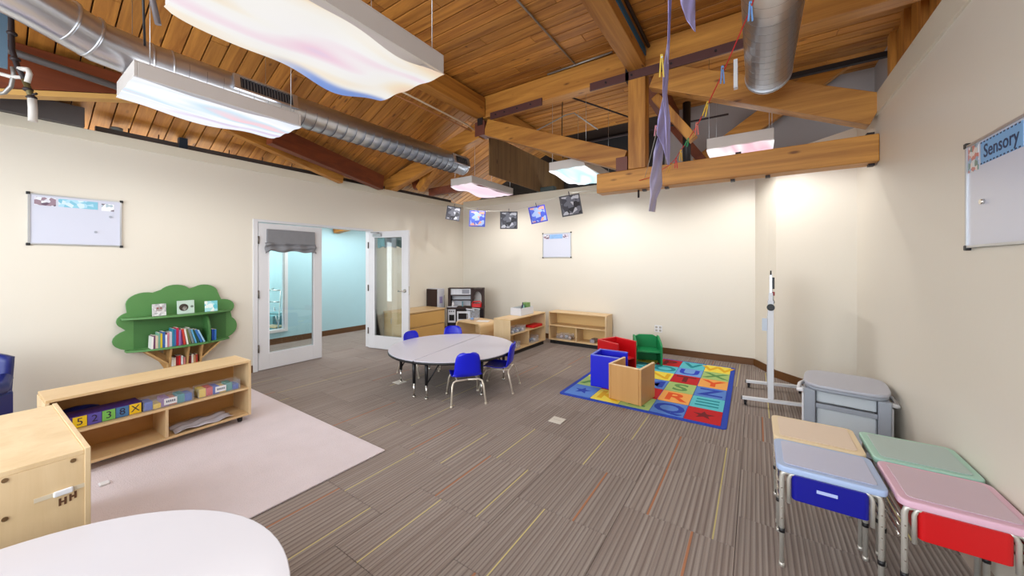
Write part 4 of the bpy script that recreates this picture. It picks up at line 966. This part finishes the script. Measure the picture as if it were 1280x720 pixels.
for k, (nm, c_, h_) in enumerate((('deep blue', (30, 84, 190), .135), ('bright blue', (60, 130, 220), .13))): book(.262 + k * .024, .02, h_, .12, 0, c_, '%s book right of the rounded green divider' % nm, .5585, 'books right of the divider', .2)
low = [('white', (226, 222, 216), .10, -.108), ('cream', (220, 206, 190), .095, -.088), ('dark red', (150, 20, 26), .11, -.066), ('bright red', (206, 34, 38), .11, -.046), ('pale', (214, 216, 214), .105, -.024), ('rose', (196, 120, 116), .085, -.002), ('maroon', (120, 30, 40), .09, .05), ('ivory', (226, 220, 206), .105, .07), ('tan', (180, 130, 90), .09, .09), ('rust red', (170, 60, 46), .095, .11)]
for k, (nm, c_, h_, y) in enumerate(low): book(y, .017, h_, .11, 0, c_, '%s book, %s from the left on the trunk shelf' % (nm, ordn[k]), .3205, 'books on the trunk shelf', .19)

# ---------------------------------------------------------------- lateral file, play kitchen, small table, corner shelves
fc = thing('file_cabinet', 'light maple two-drawer cabinet behind the open glass door', 'cabinet', (-5.74, 4.72, 0))
bx('body', maplex, fc, 0, .56, -.5, .5, 0.0, .60, bevel=.003); bx('top_board', maple, fc, 0, .585, -.515, .515, .60, .622, bevel=.004)
for z0, z1 in ((.02, .335), (.345, .594)): 
    d = bx('drawer', plain('drawer_maple', (206, 162, 96), .4, var=.04, scale=3), fc, .56, .578, -.495, .495, z0, z1, bevel=.003)
    bx('finger_groove', plain('groove_dark', (120, 86, 46), .6), d, .5782, .5792, -.495, .495, z1 - .012, z1 - .004)
bx('door_hinge_plate', alu, fc, .2, .22, -.502, -.5, .4, .5)

k_ = thing('play_kitchen', 'dark brown and white toy kitchen standing in the far left corner', 'toy kitchen', (0, 0, 0))
silver = plain('toy_white_panel', (206, 206, 214), .35); dkp = plain('toy_dark', (28, 20, 22), .6, spec=.2)
bx('side_panel', dk_wood, k_, -5.74, -5.46, 5.27, 5.30, 0, .975)
bx('fridge_door', silver, k_, -5.74, -5.45, 5.305, 5.50, .02, .985, bevel=.004)
bx('fridge_dispenser', plain('dispenser_lilac', (150, 140, 180), .4), k_, -5.45, -5.446, 5.36, 5.44, .68, .82)
bx('fridge_handle', chrome, k_, -5.447, -5.43, 5.475, 5.49, .5, .85, bevel=.003)
def K(name, m, *a, bevel=0, par=None):
    M = Matrix.Translation((-4.90, 5.60, 0)) @ Matrix.Rotation(R(YAW), 4, 'Z')
    return B().box(*a, M).obj(name, m, par or k_, bevel)
K('base_cabinet', dkp, -.41, .33, 0, .28, 0, .58); K('counter', dk_wood, -.42, .34, -.02, .28, .58, .61, bevel=.003)
K('stove_panel', silver, -.395, -.24, -.006, 0, .30, .57, bevel=.002); K('stove_window', dkp, -.37, -.265, -.009, -.006, .34, .46)
for q in (-.36, -.32, -.28): K('stove_knob', dkp, q - .01, q + .01, -.02, -.006, .52, .54, bevel=.003)
K('counter_top', silver, -.41, -.22, .0, .26, .611, .622, bevel=.002)
K('oven_door', silver, -.21, .06, -.012, 0, .32, .53, bevel=.003); K('oven_window', dkp, -.18, .02, -.015, -.012, .37, .49)
K('hutch_side', dk_wood, -.41, -.355, .08, .28, .61, .99); K('hutch_side', dk_wood, .06, .105, .08, .28, .61, .99)
K('upper_cupboard', silver, -.355, .06, .10, .27, .86, .985, bevel=.003); K('microwave_window', plain('grey_window', (130, 130, 142), .3), -.12, .03, .095, .10, .885, .965)
for q in (-.31, -.25, -.18): K('cupboard_line', alu, q, q + .006, .095, .10, .87, .975)
K('backsplash', silver, -.355, .06, .26, .275, .622, .855); K('hutch_shelf', dk_wood, -.355, .06, .10, .26, .838, .856); K('hutch_shelf', dk_wood, -.355, .06, .16, .26, .735, .75)
K('tap', plain('teal_tap', (90, 130, 140), .3, .3), -.13, -.10, .12, .15, .611, .72, bevel=.006)
K('right_side_panel', dk_wood, .30, .335, .04, .28, 0, .985); K('top_board', dk_wood, -.41, .335, .07, .28, .99, 1.0); K('arch_backing', plain('cream_lattice', (216, 210, 204), .5, var=.1, scale=30), .105, .30, .26, .275, .61, .97)
arch = [(.105, .61), (.105, .985), (.30, .985), (.30, .61), (.285, .61), (.285, .78)] + [(.2025 + .0825 * math.cos(a), .80 + .13 * math.sin(a)) for a in [math.pi * q / 10 for q in range(11)]] + [(.12, .61)]
ap = B().prism(arch, .09, .11, 'xz').obj('arch_panel', dk_wood, k_); ap.location = (-4.90, 5.60, 0); ap.rotation_euler = (0, 0, R(YAW))
Mk = Matrix.Translation((-4.90, 5.60, 0)) @ Matrix.Rotation(R(YAW), 4, 'Z')
rt = thing('toy_basket', 'red toy basket on the toy kitchen counter', 'basket', Mk @ Vector((.19, .03, .6105)), YAW)
B().prism(rrect(-.10, .10, -.04, .05, .03), 0, .075, 'xy').obj('basket_body', red_pl, rt, .006); B().tube([(-.10, .0, .06), (-.07, .0, .11), (.07, .0, .12), (.1, .0, .07)], .012, 8).obj('handle', red_pl, rt)
bt = thing('toy_bottle', 'small white toy bottle on the left end of the toy kitchen counter', 'bottle', Mk @ Vector((-.30, .05, .6225))); B().tube([(0, 0, 0), (0, 0, .06), (0, 0, .08), (0, 0, .10)], .02, 12, radii=[.025, .025, .012, .012]).obj('bottle', wht, bt)

sm = thing('small_table', 'small maple table with rounded waterfall sides before the toy kitchen', 'table', (-4.08, 4.95, 0), -8)
a = .32; zt = .50
out = [(-a, 0), (-a, zt - .07)] + [(-a + .07 - .07 * math.cos(R(q)), zt - .07 + .07 * math.sin(R(q))) for q in (20, 45, 70, 90)] + [(a - .07 + .07 * math.sin(R(q)), zt - .07 + .07 * math.cos(R(q))) for q in (0, 20, 45, 70, 90)] + [(a, 0)]
inn = [(x * (a - .022) / a, z - .022 if z > .05 else z) for x, z in out][::-1]
B().prism(out + inn, -.24, .24, 'xz').obj('waterfall_top', maple, sm, .002)
bx('back_panel', maplex, sm, -a + .03, a - .03, .20, .215, .02, zt - .03); bx('inner_shelf', maplex, sm, -a + .025, a - .025, -.2, .2, .2, .215)
tp = bx('clear_bin', clear, None, 0, .01, 0, .01, 0, .01); bpy.data.objects.remove(tp)
cb_ = thing('clear_bin', 'tall clear bin with small toys on the small maple table', 'bin', (-4.22, 4.98, .5005), -8)
f = B(); f.box(-.1, .1, -.07, .07, 0, .004); f.box(-.1, -.096, -.07, .07, .004, .19); f.box(.096, .1, -.07, .07, .004, .19); f.box(-.1, .1, -.07, -.066, .004, .19); f.box(-.1, .1, .066, .07, .004, .19)
f.obj('bin_wall', clear, cb_); bx('rim', wht, cb_, -.105, .105, -.075, -.066, .185, .195); bx('rim', wht, cb_, -.105, .105, .066, .075, .185, .195)
bo = thing('water_bottle', 'short clear bottle with a blue band before the clear bin', 'bottle', (-4.14, 4.86, .5005)); B().tube([(0, 0, 0), (0, 0, .07), (0, 0, .085), (0, 0, .11)], .02, 12, radii=[.026, .026, .012, .012]).obj('bottle', clear, bo); B().tube([(0, 0, .025), (0, 0, .05)], .027, 12).obj('band', plain('band_blue', (110, 150, 210), .4), bo)
B_ = B().box(-.11, .11, -.08, .08, 0, .002).obj('paper_sheet', plain('paper', (226, 224, 224), .7), None, loc=(-3.95, 4.93, .5004)); B_.rotation_euler = (0, 0, .4); tag(B_, 'white paper sheet lying on the small maple table', 'paper')

def corner_shelf(label, x, y, rz, W_):
    t = thing('corner_shelf', label, 'shelf', (x, y, 0), rz)
    d = .33; h0, h1 = .07, .60      # front towards -y
    bx('top_board', maplex, t, -W_ / 2, W_ / 2, 0, d, h1 - .018, h1, bevel=.002); bx('bottom_board', maplex, t, -W_ / 2 + .018, W_ / 2 - .018, 0, d, h0, h0 + .02, bevel=.002)
    for s_ in (-1, 1): bx('side_panel', maplez, t, s_ * W_ / 2 - (.0 if s_ < 0 else .018), s_ * W_ / 2 + (.018 if s_ < 0 else 0), -.002, d, h0, h1 - .018, bevel=.002)
    bx('back_panel', plain('birch_back', (222, 184, 122), .45, var=.03), t, -W_ / 2 + .018, W_ / 2 - .018, d - .01, d, h0 + .02, h1 - .018)
    bx('middle_shelf', maplex, t, -W_ / 2 + .018, W_ / 2 - .018, 0.004, d - .01, .335, .352, bevel=.002)
    bx('divider', maplez, t, -.009, .009, .004, d - .01, h0 + .02, .335, bevel=.002)
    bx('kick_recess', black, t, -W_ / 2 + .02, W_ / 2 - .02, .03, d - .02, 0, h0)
    return t
cs1 = corner_shelf('maple shelf unit facing right in the corner pair, holding bins', -3.275, 5.37, 90, 1.18)
cs2 = corner_shelf('maple shelf unit facing forward in the corner pair, mostly empty', -2.70, 6.055, 0, 1.12)
bx('hinge_strap', alu, cs2, -.575, -.56, -.004, .0, .3, .34)
def bin_on(label, x, y, z, w_, d_, h_, m, name='storage_bin', cat='bin', items=()):
    t = thing(name, label, cat, (x, y, z + .0006))
    f = B(); a, b_ = w_ / 2, d_ / 2; f.box(-a, a, -b_, b_, 0, .004); f.box(-a, -a + .004, -b_, b_, .004, h_); f.box(a - .004, a, -b_, b_, .004, h_); f.box(-a + .004, a - .004, -b_, -b_ + .004, .004, h_); f.box(-a + .004, a - .004, b_ - .004, b_, .004, h_)
    f.obj('bin_wall', m, t, .001)
    for c_, (px, py), r_ in items: B().ball((px, py, .004 + r_), r_, (1, 1, .9)).obj('toy_piece', plain('toy%s' % str(c_), c_, .5), t)
    return t
wb = frosted('white_bin', (226, 228, 236), .85, .4)
bin_on('white storage bin of craft bottles on top of the left corner shelf', -3.47, 5.45, .60, .22, .42, .13, wb)
for i, (dy, c_, h_, nm) in enumerate(((.06, (40, 110, 70), .17, 'green'), (-.04, (120, 170, 160), .16, 'pale teal'), (.0, (40, 44, 70), .21, 'dark'))):
    t = thing('craft_bottle', '%s craft bottle standing in the white bin on the corner shelf' % nm, 'bottle', (-3.46 + .05 * (i % 2), 5.45 + dy, .6052)); B().tube([(0, 0, 0), (0, 0, h_ * .7), (0, 0, h_ * .8), (0, 0, h_)], .02, 12, radii=[.024, .024, .01, .008]).obj('bottle', plain('cb%d' % i, c_, .4), t)
tag(B().box(-3.52, -3.42, 5.54, 5.65, .6055, .80).obj('craft_pad', plain('olive_pad', (120, 156, 90), .6), None, .004), 'olive green craft pad standing in the white bin', 'box')
for i, (dy, c_, nm) in enumerate(((-.46, (120, 120, 170), 'first'), (-.31, (190, 196, 210), 'second'), (-.16, (110, 116, 180), 'third'))):
    bin_on('small clear bin on the middle board, left corner shelf, %s from near end' % nm, -3.36, 5.37 + dy, .352, .14, .13, .10, clear, items=[(c_, (-.02, -.02), .025), ((220, 220, 230), (.03, .02), .024), ((90, 90, 150), (.02, -.03), .02)])
rd = thing('red_tray', 'red tray on the middle board of the left corner shelf', 'tray', (-3.37, 5.70, .3526)); B().prism(rrect(-.09, .09, -.17, .17, .03), 0, .045, 'xy').obj('tray_body', red_pl, rd, .01)
for i, (x, y, nm) in enumerate(((-3.37, 5.0, 'lower near'), (-3.37, 5.62, 'lower far'))):
    bin_on('clear bin of blue and white pieces, %s opening of left corner shelf' % nm, x, y, .09, .15, .24, .11, clear, items=[((60, 90, 170), (-.02, -.06), .03), ((220, 220, 226), (.03, .03), .03), ((160, 190, 220), (-.03, .06), .028)])
bin_on('clear bin of pale pieces in the lower left opening of the forward corner shelf', -2.98, 6.20, .09, .30, .16, .10, clear, items=[((222, 206, 214), (-.08, 0), .035), ((206, 214, 226), (.02, .01), .035), ((226, 200, 190), (.10, -.01), .03)])
tag(B().box(-2.46, -2.38, 6.12, 6.30, .0905, .15).obj('grey_box', plain('grey_box', (150, 146, 156), .5), None, .004), 'small grey box in the lower right opening of the forward corner shelf', 'box')

# floor plates
for (x, y, lab) in ((-1.575, 3.10, 'pale floor socket plate in the open carpet'), (-3.74, 2.98, 'pale floor socket plate under the left edge of the table')):
    t = thing('floor_plate', lab, 'floor plate', (x, y, 0)); bx('plate', plain('floor_plate', (206, 200, 190), .5), t, -.065, .065, -.065, .065, .0003, .006, bevel=.003); bx('lid_seam', plain('plate_seam', (170, 160, 150), .5), t, -.04, .04, -.002, .002, .006, .0066)

# ---------------------------------------------------------------- clotheslines, pegs, drawings
def ray(px, py, d):
    s_, c_ = math.sin(R(YAW)), math.cos(R(YAW)); r_ = (px - 640) / 450
    return Vector(((-s_ + c_ * r_) * d, (c_ + s_ * r_) * d, 1.5 + (330 - py) / 450 * d))
red_y = plain('red_cord', (206, 40, 44), .6)
line = [(0.37, 1.64, 3.42), (0.12, 1.98, 3.12)]
L_ = [ray(1010, -190, 1.5), ray(962, -60, 1.8), ray(938, 12, 2.1), ray(905, 88, 2.45), ray(884, 132, 2.7), ray(872, 156, 2.9), ray(860, 175, 3.1), ray(851, 188, 3.3), ray(844, 199, 3.5), ray(837, 206, 3.7), ray(812, 222, 4.1), ray(762, 236, 4.7)]
tag(B().tube(L_, .0035, 6).obj('clothesline', red_y), 'red cord with coloured clothes pegs sagging from the upper right', 'line')
M_ = [ray(762, 236, 4.7), ray(713, 241, 5.2), ray(671, 256, 5.75), ray(635, 264, 6.3), ray(597, 264, 6.75), ray(570, 255, 7.05), ray(556, 236, 7.3)]
tag(B().tube(M_, .003, 6).obj('clothesline', plain('white_string', (190, 186, 178), .7)), 'white string carrying five square photographs in the far corner', 'line')
def peg(label, p, c_, h_=.07, tilt=0):
    t = thing('clothes_peg', label, 'peg', p, YAW + 0, 'coloured clothes pegs')
    t.rotation_euler = (0, R(tilt), R(YAW))
    m_ = plain('peg%s' % str(c_), c_, .45)
    for s_ in (-1, 1): B().beam((s_ * .003, 0, .02), (s_ * .012, 0, -h_ + .02), .008, .007, (1, 0, 0)).obj('jaw', m_, t, .001)
    B().tube([(0, -.006, 0), (0, .006, 0)], .006, 8).obj('spring', chrome, t)
peg('light blue peg highest on the red cord, over the short duct', ray(938, 6, 2.08), (120, 170, 230), .115)
peg('blue peg second from the top of the red cord', ray(903, 86, 2.43), (110, 150, 205), .12)
peg('yellow peg third from the top of the red cord', ray(884, 130, 2.68), (226, 190, 70), .115, 15)
peg('pink peg halfway down the red cord', ray(871, 156, 2.88), (226, 120, 110), .10)
peg('green peg on the red cord below the pink one', ray(860, 175, 3.08), (30, 150, 90), .075, 20)
peg('yellow peg on the red cord below the green one', ray(851, 190, 3.28), (216, 170, 60), .10)
peg('red peg on the red cord near its lowest point', ray(845, 200, 3.48), (196, 60, 66), .10)
peg('orange peg lowest on the red cord', ray(838, 206, 3.68), (206, 150, 60), .11, 20)
bw = speckle('photo_black_white', [(44, 44, 52), (70, 70, 80), (196, 198, 208), (110, 112, 124)], 16)
blp = speckle('photo_blue_orange', [(64, 84, 190), (72, 96, 200), (206, 150, 130), (150, 170, 220)], 16)
def photo(label, px, py, d, w_, tilt, m, yaw=0, edge=(60, 60, 70)):
    t = thing('hanging_photo', label, 'photo', ray(px, py, d), YAW, 'square photographs on the string')
    t.rotation_euler = (0, R(tilt), R(YAW + yaw))
    bx('print', plain('pedge%s' % str(edge), edge, .5), t, -w_ / 2, w_ / 2, -.002, .002, -w_ - .02, -.02)
    bx('picture', m, t, -w_ / 2 + .02, w_ / 2 - .02, -.0035, -.002, -w_, -.04)
    B().beam((0, -.006, .03), (0, -.006, -.045), .014, .01, (1, 0, 0)).obj('peg', plain('dark_peg', (60, 50, 70), .5), t)
photo('black and white square photo at the left end of the string', 568, 257, 7.05, .27, 8, bw, 15)
photo('blue and orange square photo second from the left on the string', 597, 262, 6.75, .30, 2, blp, 0, (52, 74, 180))
photo('black and white square photo in the middle of the string', 636, 263, 6.3, .305, 0, bw, 0)
photo('blue and orange square photo second from the right on the string, tilted', 670, 256, 5.75, .27, -12, blp, 0, (60, 64, 176))
photo('black and white square photo nearest the timber truss, tilted', 711, 242, 5.2, .30, -10, bw, 0, (84, 84, 90))
lav = plain('lavender_paper', (168, 160, 212), .6, var=.08, scale=4)
def sheet(label, d, pts_l, pts_r, m):
    n = len(pts_l); t = thing('hanging_paper', label, 'paper', ray(pts_l[0][0], pts_l[0][1], d), 0, 'lavender papers hanging edge-on')
    o = t.location.copy()
    def fn(u, v):
        k = u * (n - 1); i = min(int(k), n - 2); f_ = k - i
        a = Vector(pts_l[i]) * (1 - f_) + Vector(pts_l[i + 1]) * f_; b_ = Vector(pts_r[i]) * (1 - f_) + Vector(pts_r[i + 1]) * f_
        w1 = .025 * math.sin(v * 9 + u * 11); return ray(a[0], a[1], d - .09 + w1) * (1 - v) + ray(b_[0], b_[1], d + .09 + w1) * v - o
    B().grid(fn, 24, 8).obj('sheet', m, t, 0, .0012)
P_ = [ray(842, -90, 1.55), ray(838, -20, 1.8), ray(834, 62, 2.2), ray(829, 120, 2.5), ray(822, 160, 2.72), ray(812, 200, 3.2), ray(806, 222, 4.2)]
tag(B().tube(P_, .002, 6).obj('clothesline', plain('white_string', (190, 186, 178), .7)), 'thin string holding the lavender papers beside the king post', 'line')
sheet('long thin lavender paper hanging edge-on from the top of the view', 1.85, [(835, -30), (835, 30), (834, 60), (834.5, 80)], [(841, -30), (838, 30), (837, 60), (835.5, 80)], lav)
sheet('lavender paper with a sharp lower tip in front of the truss', 2.3, [(834, 55), (829, 85), (828, 115), (831, 150), (834, 206)], [(836, 55), (836, 90), (834, 118), (838, 150), (837, 206)], lav)
sheet('lavender paper widening over the king post foot', 2.6, [(829, 120), (822, 150), (821, 168), (828, 182), (833, 200)], [(832, 120), (838, 150), (838, 170), (838, 185), (837, 200)], lav)
sheet('crumpled lavender paper hanging lowest beside the king post', 2.7, [(822, 172), (817, 190), (816, 205), (812, 225), (813, 245), (811, 264)], [(830, 172), (829, 195), (827, 210), (828, 232), (821, 248), (819, 265)], plain('pale_lavender_paper', (184, 176, 206), .6, var=.15, scale=10))
sheet('small lavender paper corner hanging at the top right of the king post', 1.8, [(847, -20), (851, 5), (858, 25), (868, 39)], [(869, -20), (869, 5), (869, 25), (869.5, 40)], lav)
peg('yellow peg holding the twisted lavender paper', ray(827, 72, 2.2), (226, 196, 90), .14)
peg('pink peg holding the crumpled lavender paper', ray(820, 160, 2.7), (206, 140, 150), .08)
